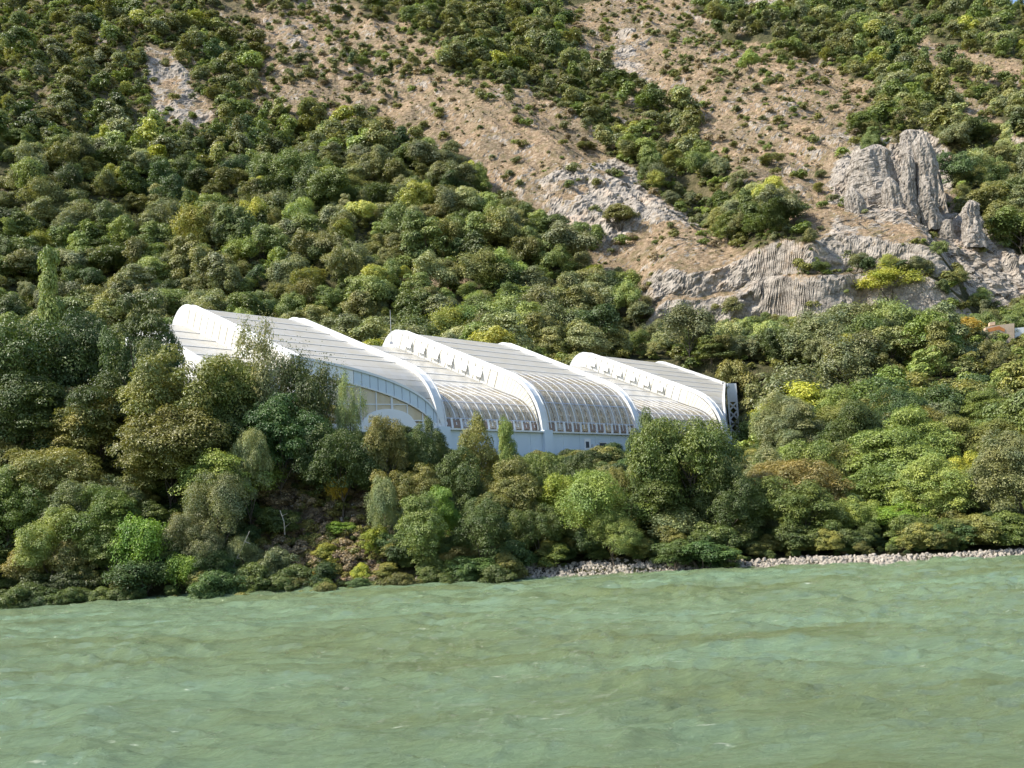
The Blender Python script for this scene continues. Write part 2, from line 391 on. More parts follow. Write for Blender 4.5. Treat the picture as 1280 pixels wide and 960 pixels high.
# ground: bare scree with dry grass, rock, and dark forest floor, mixed by the cover attributes
def mat_ground():
    m, t, bs = new_mat('hillside_ground'); tc = N(t, 'ShaderNodeTexCoord'); P = tc.outputs['Object']
    rk = N(t, 'ShaderNodeAttribute', attribute_name='rock').outputs['Fac']
    wd = N(t, 'ShaderNodeAttribute', attribute_name='wood').outputs['Fac']
    # scree: dry grass, stones, small dark plants
    g1 = ramp(t, [(0.31, (0.070, 0.060, 0.038)), (0.44, (0.20, 0.160, 0.112)), (0.55, (0.32, 0.262, 0.195)), (0.67, (0.52, 0.46, 0.39))], noise(t, 0.75, 9, 0.78, P))
    big = ramp(t, [(0.35, (0.80, 0.76, 0.68)), (0.65, (1.22, 1.06, 0.92))], noise(t, 0.05, 5, 0.6, P))
    g1 = mixc(t, g1, big, 1.0, 'MULTIPLY')
    gm = ramp(t, [(0.50, (0, 0, 0)), (0.60, (1, 1, 1))], noise(t, 0.32, 7, 0.72, P))
    g1 = mixc(t, g1, (0.13, 0.12, 0.05), mixc(t, (0, 0, 0), gm, 0.55))
    # rock
    mp = N(t, 'ShaderNodeMapping'); mp.inputs['Scale'].default_value = (0.45, 0.5, 0.75); mp.inputs['Rotation'].default_value = (0.1, 0.42, 0); t.links.new(P, mp.inputs[0])
    r1 = ramp(t, [(0.30, (0.095, 0.085, 0.075)), (0.44, (0.26, 0.232, 0.20)), (0.58, (0.40, 0.355, 0.305)), (0.74, (0.56, 0.50, 0.43))], noise(t, 1.0, 9, 0.72, mp.outputs[0], 0.6))
    vo = N(t, 'ShaderNodeTexVoronoi', feature='DISTANCE_TO_EDGE'); vo.inputs['Scale'].default_value = 0.55; t.links.new(mp.outputs[0], vo.inputs['Vector'])
    cr_ = ramp(t, [(0.0, (0.45, 0.43, 0.42)), (0.06, (1, 1, 1))], vo.outputs['Distance'])
    r1 = mixc(t, r1, cr_, 0.6, 'MULTIPLY')
    r1 = mixc(t, r1, (0.60, 0.44, 0.31), mixc(t, (0, 0, 0), ramp(t, [(0.52, (0, 0, 0)), (0.72, (1, 1, 1))], noise(t, 0.09, 5, 0.65, P)), 0.55))
    f1 = ramp(t, [(0.30, (0.035, 0.040, 0.018)), (0.5, (0.075, 0.075, 0.032)), (0.72, (0.16, 0.135, 0.08))], noise(t, 0.9, 7, 0.7, P))
    # steepness shows rock too
    geo = N(t, 'ShaderNodeNewGeometry'); sx = N(t, 'ShaderNodeSeparateXYZ'); t.links.new(geo.outputs['True Normal'], sx.inputs[0])
    st = ramp(t, [(0.42, (1, 1, 1)), (0.60, (0, 0, 0))], sx.outputs[2])
    stw = N(t, 'ShaderNodeMath', operation='MAXIMUM'); t.links.new(rk, stw.inputs[0])
    stm = N(t, 'ShaderNodeMath', operation='MULTIPLY'); t.links.new(st, stm.inputs[0]); iw = N(t, 'ShaderNodeMath', operation='MULTIPLY_ADD'); t.links.new(wd, iw.inputs[0]); iw.inputs[1].default_value = -0.9; iw.inputs[2].default_value = 0.9; t.links.new(iw.outputs[0], stm.inputs[1]); t.links.new(stm.outputs[0], stw.inputs[1])
    nz = N(t, 'ShaderNodeMath', operation='ADD'); t.links.new(stw.outputs[0], nz.inputs[0])
    n2 = N(t, 'ShaderNodeMath', operation='MULTIPLY_ADD'); t.links.new(noise(t, 0.25, 8, 0.72, P), n2.inputs[0]); n2.inputs[1].default_value = 2.4; n2.inputs[2].default_value = -1.35
    t.links.new(n2.outputs[0], nz.inputs[1]); rf0 = ramp(t, [(0.42, (0, 0, 0)), (0.58, (1, 1, 1))], nz.outputs[0])
    lz = N(t, 'ShaderNodeMath', operation='MULTIPLY_ADD'); t.links.new(noise(t, 0.6, 6, 0.7, P), lz.inputs[0]); lz.inputs[1].default_value = 0.9; t.links.new(sx.outputs[2], lz.inputs[2])
    rf = mixc(t, rf0, ramp(t, [(1.0, (1, 1, 1)), (1.14, (0.1, 0.1, 0.1))], lz.outputs[0]), 1.0, 'MULTIPLY')
    c = mixc(t, g1, f1, wd); c = mixc(t, c, r1, rf)
    t.links.new(c, bs.inputs['Base Color']); bs.inputs['Roughness'].default_value = 0.95; bs.inputs['Specular IOR Level'].default_value = 0.15
    hb = mixc(t, noise(t, 1.3, 9, 0.75, P), noise(t, 0.8, 9, 0.75, mp.outputs[0], 0.5), rf)
    bump(t, hb, 1.0, 0.9, bs); return m
M_GROUND = mat_ground()
def mat_rock(name, scale=1.0):
    m, t, bs = new_mat(name); tc = N(t, 'ShaderNodeTexCoord'); P = tc.outputs['Object']
    mp = N(t, 'ShaderNodeMapping'); mp.inputs['Scale'].default_value = (1.2 * scale, 1.2 * scale, 0.4 * scale); t.links.new(P, mp.inputs[0])
    c = ramp(t, [(0.28, (0.17, 0.15, 0.13)), (0.45, (0.38, 0.34, 0.295)), (0.62, (0.54, 0.48, 0.42)), (0.75, (0.64, 0.575, 0.50))], noise(t, 0.8, 9, 0.7, mp.outputs[0], 0.4))
    wv = noise(t, 0.35, 6, 0.7, P); mx_ = mixc(t, P, wv, 0.12)
    vo = N(t, 'ShaderNodeTexVoronoi', feature='DISTANCE_TO_EDGE'); vo.inputs['Scale'].default_value = 0.75; t.links.new(mp.outputs[0], vo.inputs['Vector'])
    c = mixc(t, c, ramp(t, [(0.0, (0.35, 0.33, 0.31)), (0.09, (1, 1, 1))], vo.outputs['Distance']), 0.75, 'MULTIPLY')
    c = mixc(t, c, (0.24, 0.19, 0.13), ramp(t, [(0.56, (0, 0, 0)), (0.68, (0.7, 0.7, 0.7))], noise(t, 0.5, 8, 0.75, P)))
    t.links.new(c, bs.inputs['Base Color']); bs.inputs['Roughness'].default_value = 0.95; bs.inputs['Specular IOR Level'].default_value = 0.2
    bump(t, noise(t, 1.6, 10, 0.78, mp.outputs[0], 0.3), 1.0, 1.0, bs); return m
M_ROCK = mat_rock('pale_limestone'); M_STONE = mat_plain('riprap_stone', (0.34, 0.30, 0.25), 0.95, 0.45, 0.7, bmp=0.05)
def mat_water():
    m, t, bs = new_mat('green_river_water'); tc = N(t, 'ShaderNodeTexCoord'); P = tc.outputs['Object']
    mp = N(t, 'ShaderNodeMapping'); mp.inputs['Scale'].default_value = (0.35, 1.0, 1); mp.inputs['Rotation'].default_value = (0, 0, 0.25); t.links.new(P, mp.inputs[0])
    c = ramp(t, [(0.38, (0.128, 0.164, 0.074)), (0.62, (0.160, 0.236, 0.142))], noise(t, 0.12, 5, 0.6, mp.outputs[0]))  # olive and teal patches: hill and sky reflections put into the base colour
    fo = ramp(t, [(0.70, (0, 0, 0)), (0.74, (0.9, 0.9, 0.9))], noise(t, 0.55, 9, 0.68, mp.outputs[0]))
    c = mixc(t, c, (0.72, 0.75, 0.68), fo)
    foam_glint = ramp(t, [(0.665, (0, 0, 0)), (0.72, (0.5, 0.5, 0.5))], noise(t, 2.6, 6, 0.66, mp.outputs[0]))  # fine pale specks: foam flecks, and sun glints painted into the colour
    c = mixc(t, c, (0.62, 0.66, 0.52), foam_glint)
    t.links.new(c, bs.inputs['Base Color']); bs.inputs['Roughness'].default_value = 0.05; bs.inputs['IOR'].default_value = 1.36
    def rn(sc, det, lac=2.1):
        n = N(t, 'ShaderNodeTexNoise'); n.noise_type = 'RIDGED_MULTIFRACTAL'; n.normalize = True; n.inputs['Scale'].default_value = sc; n.inputs['Detail'].default_value = det
        n.inputs['Distortion'].default_value = 0.5; t.links.new(mp.outputs[0], n.inputs['Vector']); return n.outputs[0]
    h1 = mixc(t, rn(1.3, 7), noise(t, 7.0, 9, 0.75, mp.outputs[0], 0.3), 0.5)
    b1 = N(t, 'ShaderNodeBump'); b1.inputs['Strength'].default_value = 1.0; b1.inputs['Distance'].default_value = 0.34
    t.links.new(h1, b1.inputs['Height']); t.links.new(b1.outputs[0], bs.inputs['Normal'])
    return m
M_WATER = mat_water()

# ------------------------------------------------------------------ build the ground sheet
def build_ground():
    ys = np.concatenate([np.arange(60, 110, 0.7), np.arange(110, 208, 1.0), np.arange(208, 246, 0.16), np.arange(246, 272, 0.32), np.arange(272, 400, 0.68), np.arange(400, 690, 0.9), np.arange(690, 760, 3.0), [770, 850, 1000, 1300, 1800]])
    ti = np.linspace(-0.62, 0.62, 700); to = np.array([0.66, 0.72, 0.8, 0.92, 1.1, 1.4, 2.0, 3.0])
    ts = np.concatenate([-to[::-1], ti, to])
    Y, T_ = np.meshgrid(ys, ts, indexing='ij'); X = T_ * (Y + 10)
    Z = terrain0(X, Y)
    Z = np.where(Y > 740, Z - 0.0, Z)
    px, py = project(np.stack([X, Y, Z], -1))
    D, S, K = cover(px, py, X, Y)
    pd = np.where(inpoly(X, Y, PADPOLY), 0, seg_dist(X, Y, PADPOLY))
    K = K * sstep(0, 6, pd)
    # soften the masks
    def blur(A, n=2):
        for _ in range(n):
            A = (A + np.roll(A, 1, 0) + np.roll(A, -1, 0) + np.roll(A, 1, 1) + np.roll(A, -1, 1)) / 5
        return A
    K = blur(K, 10); W = blur(D, 12)
    K = np.where(Y > 130, np.clip(K * (1 + 1.6 * fbm(X / 10, Y / 12, s=77, o=4)), 0, 1), K * 0.5)
    slope = np.gradient(Z, axis=0) / np.gradient(Y, axis=0)
    stp = blur(sstep(1.15, 1.6, slope) * sstep(205, 215, Y) * (abs(T_) < .62), 3)
    K = np.maximum(K, stp); W = W * (1 - stp)
    # craggy relief where it is rock, drier relief elsewhere
    far = sstep(0.62, 0.60, abs(T_))
    q = fbm(X / 5.5 + 0.35 * Z / 5.5, Z / 9.0, Y / 9.0, o=4, s=90, ridge=True); q2 = fbm(X / 2.0, Z / 0.9, Y / 2.5, o=3, s=94)
    qx = X + 0.35 * Z + 1.2 * fbm(X / 5, Z / 5, o=2, s=110); qz = Z - 0.38 * X + 1.2 * fbm(X / 6, Z / 6, o=2, s=111)
    blk = vnoise(np.floor(qx / 2.6) * 5.3, np.floor(qz / 1.7) * 3.7, s=112) * .7 + vnoise(np.floor(qx / 1.1) * 5.3, np.floor(qz / 0.8) * 3.7, s=113) * .35
    st_ = np.sin((Z + 0.35 * X + 2.2 * fbm(X / 9, Y / 9, s=98, o=2)) * 2.0)
    hillm = sstep(200, 240, Y)
    dy = -(K * hillm) * (2.4 * q + 0.6 * q2 + 1.0 * blk) * far
    dz = (K * (0.30 * q2 + 0.15 * q) * (0.35 + 0.65 * hillm) + (1 - K) * (0.28 * fbm(X / 1.7, Y / 1.7, o=2, s=99) + hillm * 0.55 * fbm((X + 0.6 * Y) / 3.4, (Y - 0.5 * X) / 1.9, o=3, s=103, ridge=True))) * far * sstep(76, 80, Y)
    V = np.stack([X, Y + dy, Z + dz], -1).reshape(-1, 3)
    r, c = Y.shape
    i = (np.arange(r - 1)[:, None] * c + np.arange(c - 1)[None, :]).ravel()
    F = np.stack([i, i + 1, i + c + 1, i + c], 1)
    me = np_mesh('hillside', V, F, M_GROUND, smooth=False)
    a = me.attributes.new('rock', 'FLOAT', 'POINT'); a.data.foreach_set('value', K.ravel().astype(np.float32))
    a = me.attributes.new('wood', 'FLOAT', 'POINT'); a.data.foreach_set('value', sstep(0.25, 0.8, W).ravel().astype(np.float32))
    tag(link(bpy.data.objects.new('hillside', me)), kind='structure')
build_ground()

def build_water():
    ys = [-60, -20, 0]
    y = 6.0
    while y < 92: ys.append(y); y += 0.0042 * y + 0.03
    ys = np.array(ys, float)
    ti = np.linspace(-0.6, 0.6, 470); to = np.array([0.65, 0.8, 1.1, 2, 4, 9, 20])
    ts = np.concatenate([-to[::-1], ti, to]); Y, T_ = np.meshgrid(ys, ts, indexing='ij')
    X = T_ * (np.maximum(Y, 8) + 10)
    Z = np.zeros_like(X); r_ = np.random.default_rng(3)
    wx = X + 1.5 * fbm(X / 6, Y / 6, s=201, o=2); wy = Y + 1.5 * fbm(X / 6, Y / 6, s=202, o=2)
    def rw(u, v, s): n = vnoise(u, v, s=s); return 1 - 2 * abs(n)
    Z += 0.20 * rw((wx * 0.96 + wy * 0.28) / 7.5, (-wx * 0.28 + wy * 0.96) / 2.6, 210)
    Z += 0.19 * rw((wx * 0.90 - wy * 0.43) / 4.2, (wx * 0.43 + wy * 0.90) / 1.5, 211)
    Z += 0.16 * rw(wx / 1.9 + wy * 0.1, wy / 0.75, 212)
    Z += 0.10 * rw(wx / 0.9 - wy * 0.2, wy / 0.38 + wx * 0.1, 217)
    Z += 0.018 * vnoise(wx / 0.8, wy / 0.4, s=213)
    Z *= (0.65 + 0.5 * fbm(X / 22, Y / 14, s=214, o=2)) * sstep(0.62, 0.58, abs(T_)) * sstep(4, 8, Y)
    V = np.stack([X, Y, Z], -1).reshape(-1, 3); r, c = Y.shape
    i = (np.arange(r - 1)[:, None] * c + np.arange(c - 1)[None, :]).ravel()
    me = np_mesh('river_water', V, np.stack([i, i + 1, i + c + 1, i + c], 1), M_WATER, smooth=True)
    tag(link(bpy.data.objects.new('river_water', me)), kind='structure')
build_water()
# ------------------------------------------------------------------ the white vaulted building
KW, KZ, TW, TZ = 5.12, 7.57, BL, 15.8
SLP = (TZ - KZ) / (TW - KW)
def prof(tau):
    """tau 0..1 front curve, 1..2 straight roof, 2..3 rounded back -> (metres in, height), normal"""
    tau = np.asarray(tau, float)
    c = np.clip(tau, 0, 1); zc = KZ - SLP * KW
    w1 = c * c * KW; z1 = 2 * c * (1 - c) * zc + c * c * KZ
    dw1 = 2 * c * KW; dz1 = 2 * (1 - 2 * c) * zc + 2 * c * KZ
    s = np.clip(tau - 1, 0, 1); b = np.clip(tau - 2, 0, 1)
    w2 = KW + (TW - KW) * s; z2 = KZ + (TZ - KZ) * s
    w3 = TW + 5.0 * np.sin(b * 1.35); z3 = TZ + SLP * 5.0 * np.sin(b * 1.35) * (1 - b) - 5.5 * (1 - np.cos(b * 1.35))
    W_ = np.where(tau < 1, w1, np.where(tau < 2, w2, w3)); Z_ = np.where(tau < 1, z1, np.where(tau < 2, z2, z3))
    dw = np.where(tau < 1, dw1, np.where(tau < 2, 1.0, np.cos(b * 1.35) + 1e-3)); dz = np.where(tau < 1, dz1, np.where(tau < 2, SLP, SLP * (1 - b) - 1.3 * np.sin(b * 1.35)))
    L = np.hypot(dw, dz) + 1e-9
    return W_, Z_, -dz / L, dw / L           # normal points out (towards front / up)
def surf(a, tau, off=0.0):
    W_, Z_, nw, nz = prof(tau)
    W2 = W_ + nw * off; Z2 = Z_ + nz * off
    x, y = plan(a, W2)
    return np.stack([x, y, Z0 + Z2 + 0 * x], -1)
def low_off(tau): return -(0.35 + 1.95 * sstep(0.0, 1.0, tau))
NRM0 = np.array([-NV[0], -NV[1], 0.0])       # outwards from the front
def nrm3(tau):
    _, _, nw, nz = prof(np.array([tau])); return np.array([NV[0] * nw[0], NV[1] * nw[0], nz[0]])
bld = thing('museum_building', (float(ORI[0] + DIRV[0] * 45 + NV[0] * 12), float(ORI[1] + DIRV[1] * 45 + NV[1] * 12), 11.2), 'long white building with stepped curved glass and sheet roof bays among the trees', 'building')
BO = np.array(bld.location)
class LB(MB):
    def obj(s, name, mat, parent=None, smooth=False):
        par = parent or bld
        off = BO if par is bld else (BO + np.array(par.location) if par.parent is bld else np.zeros(3))
        s.v = [tuple(np.array(v) - off) for v in s.v]
        return MB.obj(s, name, mat, par, smooth)
def strip(a0, a1, t0, t1, off, th, n=2, nt_=1, cut=None):
    """slab patch of the vaulted surface"""
    m = LB(); tt = np.linspace(t0, t1, nt_ + 1)
    for j in range(nt_):
        aa = np.linspace(a0, a1, n)
        lo = np.full(n, tt[j]); hi = np.full(n, tt[j + 1])
        if cut is not None:
            c = cut(aa); lo = np.maximum(lo, c); hi = np.maximum(hi, c)
            if (hi - lo).max() < 1e-4: continue
        o_ = off
        P0 = surf(aa, lo, o_(lo) if callable(o_) else o_); P1 = surf(aa, hi, o_(hi) if callable(o_) else o_)
        m.sheet([P0, P1], th, nrm3((tt[j] + tt[j + 1]) / 2))
    return m
# diagonal cuts: left through bay 0-1, right through bay 4-5
def tau_at_px(a, px, lo=0.9, hi=2.0):
    ts = np.linspace(lo, hi, 500); X, _ = project(surf(np.full(500, float(a)), ts)); return float(ts[np.argmin(abs(X - px))])
TL = tau_at_px(0, 367); TR = tau_at_px(5, 905)
def cut_line(aA, tA, aB, tB):
    pA = surf(np.array([aA]), np.array([tA]))[0][:2]; pB = surf(np.array([aB]), np.array([tB]))[0][:2]
    def f(a):
        out = []
        for q in np.atleast_1d(a):
            ts = np.linspace(0, 2, 801); P = surf(np.full(801, float(q)), ts)[:, :2]
            sd = (P[:, 0] - pA[0]) * (pB[1] - pA[1]) - (P[:, 1] - pA[1]) * (pB[0] - pA[0])
            k = np.nonzero(np.diff(np.sign(sd)) != 0)[0]
            if len(k): out.append(ts[k[0]] + (ts[1] - ts[0]) * abs(sd[k[0]]) / (abs(sd[k[0]]) + abs(sd[k[0] + 1]) + 1e-9))
            else: out.append(tA if abs(q - aA) < abs(q - aB) else tB)
        return np.array(out)
    return f, pA, pB
CUTL, PL0, PL1 = cut_line(0.0, TL, 1.0, 0.03)
CUTR, PR0, PR1 = cut_line(4.0, 0.03, 5.0, TR)
BAYS = [(-1, 0, False), (0, 1, True), (1, 2, False), (2, 3, True), (3, 4, False), (4, 5, True)]
HT = [1.06, 1.17, 1.33, 1.50, 1.67, 1.84, 2.0]      # seams of the roof sheets
GT = [0.0, 0.13, 0.40, 0.62, 0.84, 1.06]            # glazing bars up the curve
for a0, a1, high in BAYS:
    off = -0.12 if high else (lambda t: low_off(t))
    cut = CUTL if a0 == 0 else (CUTR if a0 == 4 else None)
    n = 15 if cut else 2
    ins0 = a0 + 0.035; ins1 = a1 - 0.035
    tops = list(HT)
    if a0 == -1: tops = HT[1:]
    if a0 in (0, 4): tops = [0.0, 0.35, 0.62, 0.86] + HT
    for k in range(len(tops) - 1):
        if a0 == 4 and tops[k] < 0.3: continue
        nt2 = 3 if tops[k] < 1.0 else 1
        if a0 == 4: tops[k] = tops[k]
        m = strip(ins0, ins1, tops[k] + 0.004, tops[k + 1] - 0.004, off, 0.08, n, nt2, cut)
        if m.v: m.obj('roof_panel', M_ROOF)
        # seam strip under the joint, 4 cm lower
        s = strip(ins0, ins1, tops[k] - 0.006, tops[k] + 0.006, (lambda t, o=off: (o(t) if callable(o) else o) + 0.075), 0.05, n, 1, cut)
        if s.v and k and tops[k] > 0.9: s.obj('roof_seam', M_SEAM)
    m = strip(ins0, ins1, 2.0, 3.0, off, 0.1, 2, 7); m.obj('roof_back', M_STEEL)
    # glazing
    if a0 in (1, 2, 3):
        ncol = 11
        for r_ in range(5):
            for c in range(ncol):
                b0 = ins0 + (ins1 - ins0) * c / ncol; b1 = ins0 + (ins1 - ins0) * (c + 1) / ncol
                sub = 2 if r_ else 1
                if r_ == 0:
                    strip(b0 + 0.006, b1 - 0.006, 0.03, 0.105, off, 0.05, 2, 1).obj('low_window', M_BROWN if (c * 7 + a0) % 3 else M_GLASS)
                    strip(b0 - 0.008, b0 + 0.010, 0.0, 0.13, (lambda t, o=off: (o(t) if callable(o) else o) + 0.05), 0.12, 2, 1).obj('window_post', M_STEEL)
                else:
                    strip(b0 + 0.004, b1 - 0.004, GT[r_] + 0.006, GT[r_ + 1] - 0.006, off, 0.03, 2, sub).obj('glass_panel', M_GLASS)
        for t_ in GT[1:]:
            strip(ins0, ins1, t_ - 0.007, t_ + 0.007, (lambda t, o=off: (o(t) if callable(o) else o) - 0.03), 0.09, 2, 1).obj('purlin', M_PURLIN)
        for c in range(1, ncol + 1):
            b = ins0 + (ins1 - ins0) * (c - 0.5) / ncol
            m = LB(); tt = np.linspace(0.05, 1.12, 9)
            of = lambda t: (off(t) if callable(off) else off)
            P = surf(np.full(9, b), tt, of(tt) - 0.01); Q = surf(np.full(9, b), tt, of(tt) - 1.15)
            for i in range(8): m.bar(P[i], P[i + 1], 0.085, n=4)
            arch = m.obj('arch', M_STEEL)
            m2 = LB()
            for i in range(8):
                m2.bar(Q[i], Q[i + 1], 0.09, n=4); m2.bar(P[i], Q[i + 1], 0.05, n=4); m2.bar(Q[i], P[i + 1], 0.05, n=4)
            m2.obj('arch_lattice', M_STEEL)
# rib bands and the side walls between high and low bays
def band(a, tA, tB, wA, off=0.16, th=0.34, n=26):
    da = wA / 2; m = LB(); tt = np.linspace(tA, tB, n)
    k = (FS[min(5, int(a) + 1)] - FS[int(a)]) if a < 5 else 21.0
    L_ = surf(np.full(n, a - da / k), tt, off); R_ = surf(np.full(n, a + da / k), tt, off)
    L2 = surf(np.full(n, a - da / k), tt, off - th); R2 = surf(np.full(n, a + da / k), tt, off - th)
    V = np.concatenate([L_, R_, R2, L2]); F = []
    for i in range(n - 1):
        for q in range(4):
            b = q * n; b2 = ((q + 1) % 4) * n
            F.append((b + i, b + i + 1, b2 + i + 1, b2 + i))
    F += [(0, n, 2 * n, 3 * n), (4 * n - 1, 3 * n - 1, 2 * n - 1, n - 1)]
    return m.add(V, F)
for a in range(6):
    tA = {0: TL, 5: TR}.get(a, 0.0)
    band(a, tA, 3.0, 1.25).obj('rib', M_STEEL)
    for sgn in (-1, 1):         # raised lips on both edges of the rib
        k = (FS[min(5, a + 1)] - FS[a]) if a < 5 else 21.0
        band(a + sgn * 0.58 / k, tA, 3.0, 0.13, 0.26, 0.12).obj('rib_edge', M_STEEL)
    if a in (0, 2, 4):
        e = -0.045; tt = np.linspace(max(tA, 0.02), 2.95, 46 if a else 30)
        for i in range(len(tt) - 1):
            g = 0.003
            t2 = np.array([tt[i] + g, tt[i + 1] - g]); aa = np.full(2, a + e)
            P0 = surf(aa, t2, low_off(t2) - 0.1); P1 = surf(aa, t2, -0.18)
            LB().sheet([P0, P1], 0.06, np.array([-DIRV[0], -DIRV[1], 0])).obj('side_panel', M_SIDE)
        m = LB(); n_ = len(tt)
        P0 = surf(np.full(n_, a + e - 0.004), tt, low_off(tt) + 0.04); P1 = surf(np.full(n_, a + e - 0.012), tt, low_off(tt) + 0.22)
        m.sheet([P0, P1], 0.12, np.array([-DIRV[0], -DIRV[1], 0])).obj('gutter', M_STEEL)
        m = LB(); P0 = surf(np.full(n_, a + 0.0), tt, low_off(tt) - 0.1); P1 = surf(np.full(n_, a + 0.0), tt, -0.2)
        m.sheet([P0, P1], 0.06, np.array([-DIRV[0], -DIRV[1], 0])).obj('side_backing', M_SIDE)
        if a:
            for j in range(6):  # open vent flaps
                tv = (2.02 if a == 2 else 2.05) - 0.135 * j - 0.08
                c0 = surf(np.array([a + e]), np.array([tv]), -0.62)[0]; c1 = surf(np.array([a + e]), np.array([tv - 0.075]), -0.62)[0]
                d_ = np.array([-DIRV[0], -DIRV[1], 0]); up = np.array([0, 0, 1.0])
                m = LB(); o1 = d_ * 0.06; o2 = d_ * 0.45 - up * 0.95
                LB().hexa([c0 + o1, c1 + o1, c1 + o2, c0 + o2], [c0 + o1 + up * .06, c1 + o1 + up * .06, c1 + o2 + up * .06, c0 + o2 + up * .06]).obj('vent_flap', M_STEEL)
                b0 = c0 + d_ * 0.05; b1 = c1 + d_ * 0.05
                LB().hexa([b0 - up * 1.0, b1 - up * 1.0, b1 - up * 1.0 + d_ * .04, b0 - up * 1.0 + d_ * .04], [b0, b1, b1 + d_ * .04, b0 + d_ * .04]).obj('vent_opening', M_SIDE)
    else:
        e = 0.045; tt = np.linspace(max(tA, 0.02), 2.95, 14)
        m = LB(); P0 = surf(np.full(14, a + e), tt, low_off(tt) - 0.1); P1 = surf(np.full(14, a + e), tt, -0.18)
        m.sheet([P0, P1], 0.06, np.array([DIRV[0], DIRV[1], 0])).obj('side_wall', M_SIDE)
# base wall under the ribs 1 to 4 with its plinth ledge
def vwall(pA, pB, z0, z1, th, mat, name, top=None, n=2):
    pA = np.array(pA[:2]); pB = np.array(pB[:2]); d = (pB - pA) / np.linalg.norm(pB - pA); nn = np.array([d[1], -d[0]])
    ks = np.linspace(0, 1, n); lo = np.array([[*(pA + (pB - pA) * k), z0] for k in ks])
    hi = np.array([[*(pA + (pB - pA) * k), (top(k) if top else z1)] for k in ks])
    return LB().sheet([lo, hi], th, np.array([nn[0], nn[1], 0])).obj(name, mat)
GZ = 9.6
fr = {a: np.array(plan(a, -0.02)) for a in (1, 2, 3, 4)}
for a in (1, 2, 3):
    for q_ in range(6):
        e0 = fr[a] + (fr[a + 1] - fr[a]) * (q_ / 6 + .0012); e1 = fr[a] + (fr[a + 1] - fr[a]) * ((q_ + 1) / 6 - .0012); vwall(e0, e1, GZ, Z0 - 0.12, 0.4, M_BASE, 'base_wall')
    vwall(fr[a], fr[a + 1], GZ, Z0 - 0.2, 0.3, M_BASE, 'base_backing')
    P = [np.array([*plan(q, 0.0), 0]) for q in (a, a + 1)]
    vwall(plan(a, -0.3), plan(a + 1, -0.3), Z0 - 0.12, Z0 + 0.06, 0.7, M_STEEL, 'sill')
for a in (1, 2, 3, 4):
    c = plan(a, -0.25); LB().box((c[0], c[1], (GZ + Z0) / 2 + 0.1), (0.75, 0.42, (Z0 - GZ) / 2 + 0.1), YAW).obj('pier', M_BASE)
# small door, meter boxes and window in the base wall (bay 2-3)
def on_base(px, py, w_, h_, mat, name, proud=0.03):
    r = ray(px, py); pA = fr[2]; k = (np.dot(pA - CAM[:2], NV)) / np.dot(r[:2], NV); p = CAM + r * k
    nn = -NV; c = p[:2] + nn * (0.2 + proud)
    LB().box((c[0], c[1], p[2]), (w_ / 2, 0.05, h_ / 2), YAW).obj(name, mat); return c, p[2]
on_base(752, 557, 1.25, 0.85, M_DARK, 'window'); on_base(752, 553.5, 1.5, 0.12, M_STEEL, 'window_lintel', 0.06)
on_base(733, 560, 1.2, 2.3, M_WHITEWALL, 'door'); on_base(732, 556, 0.55, 0.75, M_DARK, 'door_window', 0.1)
for px, py in ((738.5, 557), (738.5, 562), (738.5, 566), (745, 557)): on_base(px, py, 0.3, 0.3, M_PURLIN, 'meter_box')
# left diagonal wall: fascia, beige glass grid, white lower wall
nL = 25
aL = np.linspace(0.0, 1.0, nL); tL = CUTL(aL); topL = surf(aL, tL, -0.1)
pa, pb = PL0, PL1; dL = (pb - pa) / np.linalg.norm(pb - pa); nnL = np.array([dL[1], -dL[0], 0.0]); lenL = np.linalg.norm(pb - pa)
posL = np.array([np.dot(p[:2] - pa, dL) for p in topL])
def zt(s): return np.interp(s, posL, topL[:, 2])
def ptL(s, z, o=0.0): return np.array([pa[0] + dL[0] * s + nnL[0] * o, pa[1] + dL[1] * s + nnL[1] * o, z])
FH = 1.5
def bandL(s0, s1, f0, f1, th, o, mat, name, n=2):
    ss = np.linspace(s0, s1, n); LB().sheet([[ptL(s, f0(s), o) for s in ss], [ptL(s, f1(s), o) for s in ss]], th, nnL).obj(name, mat)
xs = np.linspace(0, lenL, 19)
for i in range(18): bandL(xs[i] + 0.03, xs[i + 1] - 0.03, lambda s: max(Z0 + .1, zt(s) - FH), lambda s: zt(s), 0.12, 0.12, M_BASE if i > 6 else M_WHITEWALL, 'fascia_panel')  # pale blue of the lower panels: shade put into the colour
bandL(0, lenL, lambda s: zt(s) - 0.12, lambda s: zt(s) + 0.14, 0.5, 0.1, M_STEEL, 'fascia_edge', 25)
bandL(0, lenL, lambda s: max(Z0, zt(s) - FH - 0.15), lambda s: max(Z0 + .1, zt(s) - FH), 0.3, 0.14, M_STEEL, 'fascia_lower_edge', 25)
vx = np.linspace(0, lenL - 0.4, 10); hz = [Z0 + 0.9, Z0 + 2.6, Z0 + 4.4, Z0 + 6.2, Z0 + 8.0, Z0 + 10.5]
for i in range(9):
    for j in range(5):
        s0, s1 = vx[i] + 0.06, vx[i + 1] - 0.06
        if hz[j] + 0.1 < zt((s0 + s1) / 2) - FH:
            bandL(s0, s1, lambda s, j=j: min(hz[j] + 0.05, zt(s) - FH - .05), lambda s, j=j: min(hz[j + 1] - 0.05, zt(s) - FH), 0.05, 0, M_BEIGEGLASS, 'glass_panel', 2)
for i in range(10):
    th_ = 0.26 if i % 3 == 0 else 0.12
    bandL(vx[i] - th_ / 2, vx[i] + th_ / 2, lambda s: Z0 - 0.2, lambda s: max(Z0, zt(s) - FH), 0.16, 0.05, M_STEEL, 'mullion')
